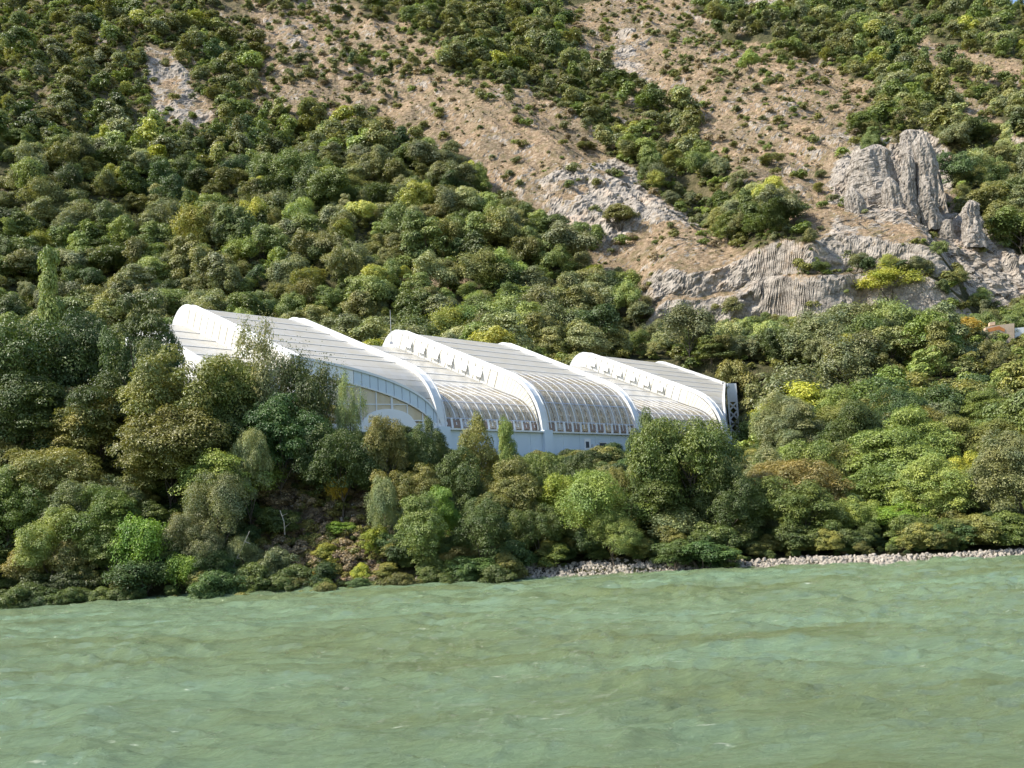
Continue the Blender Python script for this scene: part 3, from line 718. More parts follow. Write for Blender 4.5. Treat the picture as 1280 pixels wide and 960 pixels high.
for j in range(5):
    ok = [s for s in np.linspace(0, lenL, 60) if zt(s) - FH > hz[j]]
    if ok: bandL(ok[0], ok[-1], lambda s, j=j: hz[j] - .06, lambda s, j=j: hz[j] + .06, 0.14, 0.04, M_STEEL, 'transom')
archf = lambda s: Z0 + 0.6 + 1.5 * max(0, 1 - ((s - lenL * 0.62) / 2.9) ** 2) ** 0.5
bandL(0, lenL, lambda s: GZ, archf, 0.3, 0.12, M_WHITEWALL, 'lower_wall', 60)
# left low bay front wall and wing behind the big trees
s0 = surf(np.array([-1.0]), np.array([1.16]))[0]; s1 = surf(np.array([0.0]), np.array([1.16]))[0]
vwall(s0, s1, GZ, 0, 0.3, M_WHITEWALL, 'wing_wall', top=lambda k: s0[2] - 2.3)
vwall(s1, PL0, GZ, 0, 0.3, M_WHITEWALL, 'wing_wall', top=lambda k: s1[2] - 2.2 + (topL[0][2] - s1[2]) * k)
for k in np.linspace(0.12, 0.9, 6):
    c = s0 + (s1 - s0) * k; LB().box((c[0] - NV[0] * .2, c[1] - NV[1] * .2, 16.0), (0.8, 0.05, 0.9), YAW).obj('wing_window', M_GREYGLASS)
sL0 = surf(np.full(12, -1.0), np.linspace(1.16, 2.9, 12), low_off(np.full(12, 1.2)) + .1)
LB().sheet([[np.array([p[0], p[1], GZ]) for p in sL0], sL0], 0.2, np.array([-DIRV[0], -DIRV[1], 0])).obj('end_wall', M_WHITEWALL)
# right diagonal wall: grey glazed sheets, curved edge, and the lattice column
nR = 17; aR = np.linspace(4.0, 5.0, nR); tR = CUTR(aR); topR = surf(aR, tR, -0.1)
pa2, pb2 = PR0, PR1; dR = (pb2 - pa2) / np.linalg.norm(pb2 - pa2); nnR = np.array([dR[1], -dR[0], 0.0]); lenR = np.linalg.norm(pb2 - pa2)
posR = np.array([np.dot(p[:2] - pa2, dR) for p in topR])
def zr(s): return np.interp(s, posR, topR[:, 2])
def ptR(s, z, o=0.0): return np.array([pa2[0] + dR[0] * s + nnR[0] * o, pa2[1] + dR[1] * s + nnR[1] * o, z])
vx2 = np.linspace(0, lenR, 9); hz2 = [Z0 - 1.0, Z0 + 2, Z0 + 4.2, Z0 + 6.4, Z0 + 8.6, Z0 + 14]
for i in range(8):
    for j in range(5):
        a_, b_ = vx2[i] + .07, vx2[i + 1] - .07
        if hz2[j] < zr(b_) - .2:
            ss = np.linspace(a_, b_, 2)
            LB().sheet([[ptR(s, min(hz2[j] + .05, zr(s) - .05)) for s in ss], [ptR(s, min(hz2[j + 1] - .05, zr(s))) for s in ss]], 0.06, nnR).obj('glass_panel', M_GREYGLASS)
for i in range(9): LB().sheet([[ptR(vx2[i] - .07, Z0 - 1, .06), ptR(vx2[i] + .07, Z0 - 1, .06)], [ptR(vx2[i] - .07, zr(vx2[i]), .06), ptR(vx2[i] + .07, zr(vx2[i]), .06)]], 0.12, nnR).obj('mullion', M_STEEL)
m = LB(); ss = np.linspace(0, lenR, 17)
m.sheet([[ptR(s, zr(s) - .3, .12) for s in ss], [ptR(s, zr(s) + .2, .12) for s in ss]], 0.3, nnR).obj('edge_band', M_STEEL)
for j in range(1, 5):
    m = LB(); ok = [s for s in ss if zr(s) > hz2[j]]
    if len(ok) > 1: m.bar(ptR(ok[0], hz2[j], .15), ptR(ok[-1], hz2[j], .15), 0.1, n=4).obj('transom', M_STEEL)
vwall(pa2, pb2, GZ, Z0 - 1.0, 0.5, M_BASE, 'base_wall')
ctop = zr(lenR); col_ = LB(); W2 = 2.2
cA = ptR(lenR - 0.2, 0, .5); cB = cA + np.array([1.5, 0.4, 0])
lat = [Z0 + (ctop - 3.2 - Z0) * k for k in np.linspace(0, 1, 6)]
for c in (cA, cB): LB().bar([c[0], c[1], GZ + 1.2], [c[0], c[1], ctop - .1], .2, n=4).obj('column', M_STEEL)
for j in range(5):
    m = LB(); m.bar([cA[0], cA[1], lat[j]], [cB[0], cB[1], lat[j + 1]], .17, n=4); m.bar([cB[0], cB[1], lat[j]], [cA[0], cA[1], lat[j + 1]], .17, n=4); m.obj('cross_brace', M_STEEL)
LB().sheet([[[cA[0], cA[1], ctop - 3.2], [cB[0], cB[1], ctop - 3.2]], [[cA[0], cA[1], ctop], [cB[0], cB[1], ctop]]], .3, nnR).obj('column_head', M_STEEL)
LB().box(((cA[0] + cB[0]) / 2, (cA[1] + cB[1]) / 2, GZ + 1.2), (1.2, 0.9, 2.4), YAW).obj('column_foot', M_BASE)
# floor and back wall seen through the glass
fl = [np.array([*plan(a, w_), Z0 - 0.6]) for a, w_ in ((1, .5), (4, .5), (4, 26), (1, 26))]
LB().hexa([p - [0, 0, .3] for p in fl], fl).obj('floor', M_FLOOR)
vwall(plan(0.4, 19), plan(4.9, 19), GZ, Z0 + 7.5, 0.3, M_FLOOR, 'inner_wall')
vwall(plan(-1, 28.5), plan(5, 28.5), GZ, Z0 + 12.5, 0.3, M_WHITEWALL, 'back_wall')
e5 = surf(np.full(8, 5.0), np.linspace(TR, 2.9, 8), -.3)
LB().sheet([[np.array([p[0], p[1], GZ]) for p in e5], e5], .2, np.array([DIRV[0], DIRV[1], 0])).obj('end_wall', M_WHITEWALL)
# lightning rod on the second high bay
q = at_depth(489, 424, 138); b = thing('lightning_rod', tuple(q - [0, 0, .6]), 'thin grey metal mast standing at the back edge of the white roof', 'mast')
MB().bar((0, 0, 0), (0, 0, 4.6), .05, .025, 6).obj('pole', M_PURLIN, b); MB().box((0, 0, .1), (.2, .2, .15)).obj('base', M_PURLIN, b)
# tan wall by the road under the crag, at the picture's right edge
hy = float(hit(1252, 426)[1]) - 2.0
def rp(px, py, y=hy): return at_depth(px, py, y)
tw = thing('roadside_building', tuple(rp(1255, 428)), 'small tan masonry block with an orange stain below the crag', 'building')
def slabpx(pts, y, th, mat, name, par):
    F = [rp(px, py, y) - np.array(par.location) for px, py in pts]; Bk = [p + np.array([th * .25, th, 0]) for p in F]; n = len(F); m = MB()
    m.add(F + Bk, [tuple(range(n))[::-1], tuple(range(n, 2 * n))] + [(i, (i + 1) % n, n + (i + 1) % n, n + i) for i in range(n)]); return m.obj(name, mat, par)
slabpx([(1232, 409), (1250, 406), (1268, 404), (1268, 436), (1232, 436)], hy, 5, M_TAN, 'front_wall', tw)
slabpx([(1268.4, 410), (1292, 408), (1292, 436), (1268.4, 436)], hy + 1, 5, M_WHITEWALL, 'side_wall', tw)
slabpx([(1237, 403), (1244, 402), (1244, 406), (1237, 407)], hy + 1.2, 1.2, M_TAN, 'chimney', tw)
slabpx([(1234, 411), (1249, 407.5), (1256, 411), (1256, 415), (1249, 412), (1236, 415)], hy - .06, .05, M_ORANGE, 'stain_patch', tw)

# ------------------------------------------------------------------ trees: crown and trunk prototypes (height 1, radius about 0.5)
def crown_mesh(name, seed, ncl, nleaf, leaf, shape='round', clr=0.15, z0=0.12, core=0.18, spread=1.0, flat=0.75, up=0.35):
    r = np.random.default_rng(seed)
    # lobes of an uneven crown
    nl_ = max(5, int(ncl ** .5)); L0 = r.normal(size=(nl_, 3)); L0[:, 2] = abs(L0[:, 2]) * .9 - .35; L0 /= np.linalg.norm(L0, axis=1)[:, None]
    L0 *= (0.38 + 0.30 * r.random(nl_))[:, None]; lr = 0.30 + 0.24 * r.random(nl_)
    li = r.choice(nl_, ncl, p=lr ** 2 / (lr ** 2).sum()); D = r.normal(size=(ncl, 3)); D /= np.linalg.norm(D, axis=1)[:, None]
    D = D + .55 * L0[li] / np.linalg.norm(L0[li], axis=1)[:, None] + [0, 0, .25]; D /= np.linalg.norm(D, axis=1)[:, None]
    D = L0[li] + D * (lr[li] * (0.85 + .3 * r.random(ncl)))[:, None]; rad = np.ones(ncl)
    zc, rz, rx = (1 + z0) / 2, (1 - z0) / 2 - clr * 0.45, 0.5 - clr * 0.62
    C = D * rad[:, None] * np.array([rx, rx, rz]) * spread
    if shape == 'ovate': k = 1 - 0.35 * np.clip(C[:, 2] / rz, -1, 1); C[:, 0] *= k; C[:, 1] *= k
    if shape == 'flat': C[:, 2] = np.where(C[:, 2] > 0, C[:, 2], C[:, 2] * 0.5); 
    if shape == 'mound': k = 1 - 0.5 * np.clip(C[:, 2] / rz, 0, 1) ** 2; C[:, 0] *= k; C[:, 1] *= k
    C[:, 2] += zc
    if shape == 'tiers':
        lv = r.integers(0, 5, ncl); C[:, 2] = z0 + (1 - z0) * (0.15 + 0.2 * lv) + r.normal(size=ncl) * 0.03
        k = (1.15 - 0.16 * lv); C[:, 0] *= k; C[:, 1] *= k
    cr_ = clr * (0.5 + 0.95 * r.random(ncl) ** 1.5)
    n1 = int(nleaf * (1 - core)); ci = r.choice(ncl, n1, p=cr_ ** 2 / (cr_ ** 2).sum())
    d = r.normal(size=(n1, 3)); d /= np.linalg.norm(d, axis=1)[:, None]; d[:, 2] = np.where(d[:, 2] < -0.3, -d[:, 2], d[:, 2])
    rr = (0.72 + 0.33 * r.random(n1)); rr *= 1 + 0.25 * vnoise(d[:, 0] * 2.5 + ci * 3.1, d[:, 1] * 2.5, d[:, 2] * 2.5, seed + 1)
    if shape == 'spray': rr *= 1 + 0.9 * r.random(n1) ** 3; 
    P = C[ci] + d * (cr_[ci] * rr)[:, None] * np.array([1, 1, flat * 1.0])
    if shape == 'spray': P[:, 2] += np.maximum(rr - 1, 0) * 0.10
    if shape == 'drape': P[:, 2] -= (r.random(n1) ** 2) * 0.22
    n2 = nleaf - n1
    q = r.normal(size=(n2, 3)); q /= np.linalg.norm(q, axis=1)[:, None]; q *= (r.random(n2) ** 0.45 * 0.72)[:, None]
    qi = r.integers(0, nl_, n2); Q = (L0[qi] + q * lr[qi][:, None] * 1.1) * np.array([rx, rx, rz]) + [0, 0, zc]
    P = np.concatenate([P, Q]); d = np.concatenate([d, q])
    n = len(P)
    nv = d + 0.25 * r.normal(size=(n, 3)) + np.array([0, 0, up]); nv /= np.linalg.norm(nv, axis=1)[:, None]
    a = r.normal(size=(n, 3)); u = np.cross(nv, a); u /= np.linalg.norm(u, axis=1)[:, None]; v = np.cross(nv, u)
    s = leaf * (0.6 + 0.8 * r.random(n))[:, None]
    tip = nv * s * 0.25
    V = np.stack([P - u * s, P - v * s * 0.55 + tip, P + u * s, P + v * s * 0.55 + tip], 1).reshape(-1, 3)
    F = np.arange(4 * n).reshape(-1, 4)
    return np_mesh(name, V, F, M_LEAF)
def trunk_mesh(name, seed, h=0.7, r0=0.022, nl=7, bush=False):
    r = np.random.default_rng(seed); m = MB()
    if bush:
        for i in range(6):
            a = r.random() * 6.28; p = np.array([0, 0, -0.12]); q = np.array([math.cos(a) * .2, math.sin(a) * .2, .5]); m.bar(p, q, .02, .008, 5)
    else:
        p = np.array([0, 0, -0.12]); pts = [p]
        for k in range(5):
            p = p + np.array([r.normal() * .018, r.normal() * .018, (h + .12) / 5]); pts.append(p)
        for k in range(5): m.bar(pts[k], pts[k + 1], r0 * (1 - k * .17), r0 * (1 - (k + 1) * .17), 6)
        for k in range(nl):
            b = pts[2 + k % 3]; a = 6.28 * k / nl + r.random(); L = .22 + .14 * r.random()
            q = b + np.array([math.cos(a) * L * .5, math.sin(a) * L * .5, L * .7]); e = q + np.array([math.cos(a + .4) * L * .5, math.sin(a + .4) * L * .5, L * .35])
            m.bar(b, q, r0 * .5, r0 * .3, 5); m.bar(q, e, r0 * .3, r0 * .12, 4)
    me = bpy.data.meshes.new(name); me.from_pydata(m.v, [], m.f); me.materials.append(M_BARK); return me
NEAR = {  # detailed crowns for the bank
    'round': [crown_mesh('crown_round', s, 190, 40000, 0.0095, 'round', 0.088, 0.10, up=.55) for s in (1, 2, 3)],
    'ovate': [crown_mesh('crown_ovate', s, 150, 30000, 0.0100, 'ovate', 0.090, 0.06, up=.55) for s in (4, 5)],
    'tiers': [crown_mesh('crown_tiers', 6, 110, 22000, 0.0105, 'tiers', 0.095, 0.25, 0.06, flat=0.5, up=.7)],
    'loose': [crown_mesh('crown_loose', s, 75, 11000, 0.0115, 'spray', 0.085, 0.12, 0.04, flat=1.0) for s in (7, 8)],
    'fine': [crown_mesh('crown_fine', 9, 170, 32000, 0.0085, 'ovate', 0.09, 0.02, 0.15, flat=1.1)],
    'bush': [crown_mesh('crown_bush', s, 80, 15000, 0.017, 'mound', 0.12, -0.1, 0.15, up=.5) for s in (10, 11)],
    'drape': [crown_mesh('crown_drape', 12, 80, 15000, 0.015, 'drape', 0.12, -0.1, 0.1)],
}
MID = [crown_mesh('crown_mid', 20 + s, (75, 75, 60, 70, 75, 45, 50)[s], 9500, 0.0185, ('round', 'ovate', 'round', 'mound', 'ovate', 'tiers', 'spray')[s], (.13, .12, .15, .13, .12, .13, .12)[s], 0.02, 0.18, up=.55) for s in range(7)]
FAR = [crown_mesh('crown_far', 30 + s, 34, 2000, 0.038, ('round', 'mound', 'ovate')[s], 0.18, 0.0, 0.2, up=.55) for s in range(3)]
SHRUB = [crown_mesh('crown_shrub', 40 + s, 16, 600, 0.065, 'mound', 0.24, -0.1, 0.2) for s in range(2)]
TRUNK = [trunk_mesh('trunk', s) for s in (1, 2)]; TRUNKB = trunk_mesh('trunk_bush', 3, bush=True)
TINTS = {
    'dark green': (0.070, 0.100, 0.030), 'deep green': (0.058, 0.100, 0.034), 'mid green': (0.112, 0.155, 0.040), 'olive green': (0.150, 0.160, 0.050),
    'grey-green': (0.150, 0.172, 0.088), 'bright green': (0.150, 0.240, 0.040), 'yellow-green': (0.250, 0.275, 0.045), 'golden yellow': (0.36, 0.28, 0.045),
    'pale green': (0.215, 0.245, 0.115), 'brownish green': (0.165, 0.158, 0.055), 'light green': (0.180, 0.235, 0.066), 'reddish brown': (0.22, 0.12, 0.06), 'grey-brown': (0.24, 0.20, 0.15)}
TINTS = {k: (v[0] * 1.42, v[1] * 1.36, v[2] * 1.2) for k, v in TINTS.items()}
ALLT = []        # (name, obj, px, py, size px, tint word, kind)
def add_tree(x, y, h, wd, mesh, tint, kind, label, group, z=None, rz=None, near=True):
    z = float(terrain0(np.array([x]), np.array([y]))[0]) if z is None else z
    rz = random.random() * 6.28 if rz is None else rz
    bush = kind == 'bush'
    o = thing('bush' if bush else 'tree', (x, y, z - 0.15), label, 'bush' if bush else 'tree', group, rz)
    bj = random.uniform(.82, 1.2) * (1.15 if y > 200 else 1.0); g_ = sum(TINTS[tint]) / 3; k_ = .10 if y > 170 else .0; tj = [(c * (1 - k_) + g_ * k_) * bj * random.uniform(.94, 1.06) for c in TINTS[tint]]  # far crowns greyed: distance haze put into the tint
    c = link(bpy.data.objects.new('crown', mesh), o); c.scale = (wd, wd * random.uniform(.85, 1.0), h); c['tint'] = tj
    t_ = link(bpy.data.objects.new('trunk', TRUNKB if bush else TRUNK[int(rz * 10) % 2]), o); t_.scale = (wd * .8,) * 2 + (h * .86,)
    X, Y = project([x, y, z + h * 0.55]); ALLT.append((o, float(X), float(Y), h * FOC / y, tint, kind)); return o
G_BANK = 'trees and bushes on the river bank'; G_WOOD = 'trees of the wooded hillside'
# (px, top py, width px, depth or ('b', base py), crown kind, tint, label)
HAND = [
 (30, 384, 170, 97, 'round', 'dark green', 'big dark green tree at the photo\'s left edge, level with the white roof'),
 (112, 400, 110, 99, 'round', 'deep green', 'deep green tree between the two highest crowns left of the white roof'),
 (172, 377, 118, 95, 'tiers', 'dark green', 'dark tree with flat spreading layers touching the roof\'s left end'),
 (178, 384, 84, 97, 'round', 'deep green', 'dense deep green tree right behind the layered dark tree at the roof\'s left end'),
 (196, 436, 70, 93, 'round', 'dark green', 'dark round tree covering the low white roof\'s left corner'),
 (240, 424, 150, 91, 'round', 'olive green', 'broad olive tree under the roof\'s left end, right of the layered dark tree'),
 (290, 432, 100, 92, 'round', 'mid green', 'round mid-green tree below the upright pale-sprayed tree'),
 (322, 408, 84, 93, 'loose', 'pale green', 'pale tree with loose upright sprays standing before the roof'),
 (396, 436, 84, 93, 'loose', 'dark green', 'open dark tree with visible trunk before the curved fascia'),
 (372, 455, 70, 95, 'loose', 'deep green', 'slim dark tree just left of the open dark tree with visible trunk'),
 (436, 452, 34, 92, 'loose', 'pale green', 'wispy pale tree before the beige glazed wall'),
 (480, 508, 58, 88, 'round', 'olive green', 'small olive tree covering the bottom of the beige glazed wall'),
 (425, 520, 90, 88, 'round', 'dark green', 'dark round tree below the wispy pale tree'),
 (533, 524, 46, 90, 'ovate', 'dark green', 'small dark tree at the foot of the first white rib'),
 (592, 522, 70, 90, 'ovate', 'olive green', 'olive tree with yellowish top just right of the first rib foot'),
 (633, 530, 42, 89, 'ovate', 'light green', 'narrow light green tree before the first low glass bay'),
 (668, 556, 62, 88, 'round', 'mid green', 'mid-green tree under the second rib foot'),
 (722, 572, 60, 88, 'round', 'dark green', 'low dark tree directly under the small wall door'),
 (768, 574, 44, 87, 'round', 'olive green', 'low olive tree under the small dark wall window'),
 (856, 506, 128, 84, 'round', 'mid green', 'largest round tree, hiding the foot of the last glass bay'),
 (806, 518, 60, 85, 'ovate', 'mid green', 'narrower tree leaning against the left of the largest round tree'),
 (905, 585, 80, 82, 'round', 'dark green', 'shaded dark tree at the right flank of the largest round tree'),
 (838, 585, 120, 85, 'round', 'dark green', 'dark tree in the shade directly below the largest round tree'),
 (742, 588, 112, 82, 'fine', 'light green', 'smooth light green willow-like tree near the middle of the bank'),
 (765, 640, 74, 80, 'fine', 'light green', 'lower lobe-like light green tree at the foot of the willow-like one'),
 (20, 468, 150, 92, 'round', 'dark green', 'dark tree below the big tree at the left edge'),
 (128, 470, 120, 92, 'ovate', 'dark green', 'dark tree under the layered tree, with white wall gleaming behind'),
 (215, 500, 150, 88, 'round', 'olive green', 'olive tree lit on its top, below the broad olive tree'),
 (312, 522, 54, 86, 'round', 'pale green', 'small pale round-headed bushy tree in dark shade mid-bank'),
 (350, 500, 110, 89, 'round', 'deep green', 'deep green tree right above the small pale round-headed one'),
 (280, 505, 90, 90, 'ovate', 'dark green', 'dark tree just left of the small pale round-headed one'),
 (60, 548, 130, 86, 'round', 'olive green', 'olive tree with pale lit top on the left bank'),
 (122, 585, 100, 84, 'round', 'grey-green', 'grey-green tree below the olive one on the left bank'),
 (10, 590, 90, 83, 'round', 'mid green', 'mid-green tree at the left edge just above the water'),
 (68, 640, 86, ('b', 744), 'round', 'light green', 'light leaved bush with rusty patches by the left waterline'),
 (98, 668, 60, ('b', 748), 'bush', 'brownish green', 'brownish bush with dry leaves by the left waterline'),
 (38, 680, 60, ('b', 752), 'bush', 'brownish green', 'rusty bush at the left edge of the waterline'),
 (190, 625, 74, ('b', 735), 'drape', 'bright green', 'vivid green creeper-covered bush in shade left of the bare bank'),
 (270, 590, 92, 82, 'fine', 'grey-green', 'grey-green feathery bush left of the bare bank'),
 (240, 640, 80, ('b', 735), 'fine', 'grey-green', 'grey-green drooping bush below the feathery one'),
 (238, 680, 52, ('b', 744), 'drape', 'bright green', 'bright green hanging creeper just above the water, left of the bare bank'),
 (180, 690, 90, ('b', 746), 'drape', 'deep green', 'deep green creeper mound at the waterline left of the hanging creeper'),
 (305, 668, 56, ('b', 738), 'fine', 'grey-green', 'grey-green bush at the foot of the bare bank'),
 (348, 678, 44, ('b', 740), 'bush', 'grey-green', 'small dull bush at the waterline under the bare bank'),
 (345, 594, 66, ('b', 640), 'bush', 'grey-brown', 'dry grey-brown bush on top of the bare bank'),
 (421, 592, 30, ('b', 650), 'loose', 'golden yellow', 'thin yellowish sapling on the bare bank'),
 (425, 648, 38, ('b', 676), 'bush', 'bright green', 'bright green bush in the middle of the bare bank'),
 (404, 702, 32, ('b', 738), 'bush', 'golden yellow', 'small golden yellow bush at the waterline'),
 (412, 675, 36, ('b', 712), 'bush', 'yellow-green', 'yellow-green bush just above the small golden one'),
 (452, 700, 26, ('b', 736), 'bush', 'yellow-green', 'small yellow-green shoot right of the golden bush'),
 (470, 652, 44, ('b', 705), 'bush', 'yellow-green', 'yellow-green bush right of the bare bank'),
 (480, 700, 46, ('b', 733), 'bush', 'brownish green', 'brownish bush at the waterline right of the yellow shoot'),
 (478, 596, 52, 83, 'fine', 'grey-green', 'grey-green round bush at the upper right of the bare bank'),
 (528, 622, 74, ('b', 732), 'ovate', 'mid green', 'tall mid-green bush reaching the water right of the bare bank'),
 (552, 612, 56, 82, 'ovate', 'bright green', 'bright green bushy tree above the waterline left of the stones'),
 (508, 572, 74, 86, 'round', 'olive green', 'olive tree above the tall mid-green bush'),
 (572, 566, 72, 87, 'round', 'dark green', 'dark tree below the olive yellow-topped one'),
 (640, 578, 76, 85, 'ovate', 'olive green', 'olive tree in the middle of the bank left of the willow-like tree'),
 (605, 618, 62, 83, 'ovate', 'dark green', 'dark tree above the red-tinged bush'),
 (668, 622, 66, 82, 'round', 'dark green', 'dark shaded tree just left of the willow-like tree'),
 (585, 674, 60, ('b', 722), 'bush', 'brownish green', 'yellow-brown bush above the low green bushes left of the stones'),
 (632, 676, 36, ('b', 718), 'bush', 'reddish brown', 'red-tinged bush above the first stones'),
 (590, 690, 66, ('b', 730), 'bush', 'deep green', 'low deep green bush at the waterline left of the stones'),
 (624, 696, 40, ('b', 728), 'bush', 'grey-green', 'low grey-green bush touching the water left of the stones'),
 (694, 676, 44, ('b', 712), 'bush', 'mid green', 'round bush between the two patches of stones'),
 (880, 672, 84, ('b', 717), 'bush', 'deep green', 'wide low deep green bush overhanging the water between stone patches'),
 (842, 670, 60, ('b', 716), 'bush', 'dark green', 'dark low bush left of the wide overhanging one'),
 (912, 680, 46, ('b', 714), 'bush', 'mid green', 'low bush at the left end of the right-hand stones'),
 (838, 632, 58, ('b', 690), 'fine', 'grey-green', 'grey-green bush below the shaded dark trees'),
 (880, 636, 44, ('b', 690), 'bush', 'olive green', 'olive bush above the wide overhanging bush'),
 (930, 630, 60, 84, 'ovate', 'mid green', 'mid-green tree above the left end of the right-hand stones'),
 (985, 602, 62, 86, 'fine', 'grey-green', 'soft grey-green upright tree above the right-hand stones'),
 (962, 566, 70, 92, 'round', 'brownish green', 'brownish tree just right of the white lattice column'),
 (1040, 560, 90, 94, 'round', 'olive green', 'olive tree right of the brownish one beyond the column'),
 (1095, 572, 120, 90, 'round', 'mid green', 'broad mid-green tree with bright lit leaves above the right-hand stones'),
 (1035, 610, 80, 86, 'ovate', 'brownish green', 'brownish tree between the soft grey-green and the broad bright-lit tree'),
 (1110, 620, 90, 84, 'round', 'bright green', 'bright green lower tree under the broad bright-lit tree'),
 (1165, 600, 84, 88, 'ovate', 'mid green', 'mid-green tree right of the broad bright-lit one'),
 (1250, 576, 130, 92, 'round', 'olive green', 'olive tree at the photo\'s right edge above the water'),
 (1220, 620, 90, 86, 'round', 'olive green', 'lower olive tree left of the right-edge olive tree'),
 (1275, 630, 90, 86, 'ovate', 'yellow-green', 'yellow-tinged bushy tree at the right edge by the water'),
 (1150, 650, 66, 84, 'bush', 'dark green', 'dark bush at the shore under the mid-green right-hand tree'),
 (1072, 655, 60, 83, 'bush', 'dark green', 'dark bush right behind the middle of the right-hand stones'),
 (1190, 440, 76, 190, 'round', 'golden yellow', 'golden tree below the tan roadside building'),
 (1114, 342, 74, ('b', 385), 'bush', 'yellow-green', 'wide golden-green bush at the foot of the pale crag'),
 (1124, 164, 26, ('b', 192), 'bush', 'olive green', 'olive bush on top of the crag left of the tall pinnacle'),
 (235, 262, 50, ('b', 330), 'ovate', 'yellow-green', 'yellow tree standing out in the dark wood at left'),
 (316, 250, 40, ('b', 305), 'ovate', 'yellow-green', 'yellow-green tree right of the yellow one in the dark wood'),
 (536, 278, 70, ('b', 342), 'fine', 'light green', 'fresh light green tree at the right edge of the lower wood'),
 (775, 254, 50, ('b', 288), 'bush', 'olive green', 'lone olive bush on the bare rocky slope'),
 (732, 176, 26, ('b', 190), 'bush', 'olive green', 'small lone bush on the upper bare slope'),
 (912, 268, 56, ('b', 306), 'bush', 'mid green', 'dark-shadowed bush at the lower edge of the diagonal tree belt'),
 (965, 190, 30, ('b', 208), 'bush', 'olive green', 'small bush on the bare slope above the crag'),
 (940, 60, 30, ('b', 92), 'bush', 'light green', 'light bush under the topmost rock face'),
 (610, 396, 56, 190, 'round', 'brownish green', 'brown-tinged tree just behind the middle roof'),
 (745, 384, 70, 200, 'round', 'deep green', 'deep green tree behind the last white bay'),
 (940, 436, 74, 188, 'round', 'grey-green', 'grey-green tree rising directly behind the lattice column\'s top'),
 (888, 437, 62, 186, 'round', 'mid green', 'mid-green tree behind the right corner of the last roof'),
 (916, 444, 56, 180, 'round', 'olive green', 'olive tree between the last roof\'s corner and the tree behind the lattice column'),
 (948, 486, 60, 172, 'round', 'olive green', 'olive tree to the right of the lattice column at mid height'),
 (942, 524, 50, 160, 'ovate', 'mid green', 'mid-green tree to the right of the lattice column\'s foot'),
 (60, 322, 56, 205, 'round', 'light green', 'light green tree at the left above the big dark tree'),
]
for px, top, wpx, dep, ck, tint, lab in HAND:
    if isinstance(dep, tuple):
        h = hit(px, dep[1]);
        if h is None: continue
        x, y, gz = h; zt_ = at_depth(px, top, y)[2]; H = zt_ - gz
    else:
        p = at_depth(px, top, dep); x, y = p[0], p[1]; gz = float(terrain0(np.array([x]), np.array([y]))[0]); H = p[2] - gz
    W_m = wpx * y / FOC; H = max(H, 0.5 * W_m)
    H = min(H, 2.6 * W_m + 3)
    kind = 'bush' if ck in ('bush', 'drape') else 'tree'
    near = y < 140
    me = random.choice(NEAR[ck]) if near else (random.choice(MID))
    add_tree(float(x), float(y), float(H * 1.04), float(W_m * 1.12), me, tint, kind, lab, G_BANK if near else G_WOOD, z=float(gz))
NHAND = len(ALLT)

# ---- natural growth everywhere else, jittered on a grid whose step follows the size of the trees there
cand = []
def grow(y0, y1, step, smin, smax, wmul, dens_shrub):
    ys = np.arange(y0, y1, step); 
    for yy in ys:
        tl = 0.62 if yy > 90 else 0.62
        xs = np.arange(-tl * (yy + 10), tl * (yy + 10), step)
        X = xs + rng.uniform(-.5, .5, len(xs)) * step; Y = yy + rng.uniform(-.5, .5, len(xs)) * step
        Z = terrain0(X, Y); px, py = project(np.stack([X, Y, Z], -1)); D, S, K = cover(px, py, X, Y)
        pd = np.where(inpoly(X, Y, PADPOLY), 0, seg_dist(X, Y, PADPOLY))
        clump = 0.5 + 0.5 * fbm(X / 14, Y / 18, s=131, o=3)
        u = rng.random(len(xs))
        prob = D * np.where(D > 0.9, 1.0, np.clip(1.5 * clump + .1, 0, 1))
        m = (u < prob) & (pd > 3.5)
        for i in np.nonzero(m)[0]:
            s_ = (smin * .75 + (smax * 1.15 - smin * .75) * rng.random() ** 1.35) * (1 if D[i] > .5 else .62) * (1 if D[i] > .15 else .75)
            if yy > 190 and yy < 232 and X[i] / Y[i] > .1: s_ = min(s_, 4.2)
            cand.append((X[i], Y[i], Z[i], s_, s_ * rng.uniform(.85, 1.2) * wmul, px[i], py[i], D[i]))
grow(82, 130, 4.6, 4.2, 8.0, 1.05, 0); grow(130, 232, 5.0, 6.0, 10.0, 1.05, 0); grow(232, 330, 5.4, 6.2, 11.0, 1.0, 0); grow(330, 480, 5.3, 5.0, 9.5, 1.08, 0); grow(480, 740, 7.2, 5.0, 10.0, 1.15, 0)
def inview(c): return -20 < c[5] < 1300 and -10 < c[6] < 980
# keep trees off the sight of the building's front: cap heights in front of it
cand2 = []
def py_shore(x, y): return y - float(shore_y(x / (y + 10)))
for c in cand:
    x, y, py = c[0], c[1], c[6]
    s_ = (x - ORI[0]) * DIRV[0] + (y - ORI[1]) * DIRV[1]; wv = (x - ORI[0]) * NV[0] + (y - ORI[1]) * NV[1]
    X, Y = project([x, y, c[2] + c[3]])
    if wv < 2 and 455 < X < 925 and Y < 575: 
        if X > 800 and Y > 530: pass
        else: continue
    if y < 100 and X > 455 and X < 800 and Y < 590: continue
    hwp = c[4] * FOC / y * .5
    if y < 168 and x < 60 and X + hwp > 866 and X - hwp < 924 and Y < 548 and y < 160: continue
    if y < 100 and X > 640 and py_shore(x, y) < 1.8: continue
    if y < 100 and 300 < X < 490 and 590 < Y: continue
    if X + c[4] * FOC / y * .5 > 1212 and Y < 428 and y < hy + 1: continue
    cand2.append(c)
cand = cand2
order = sorted([c for c in cand if inview(c)], key=lambda c: -c[3] / c[1])
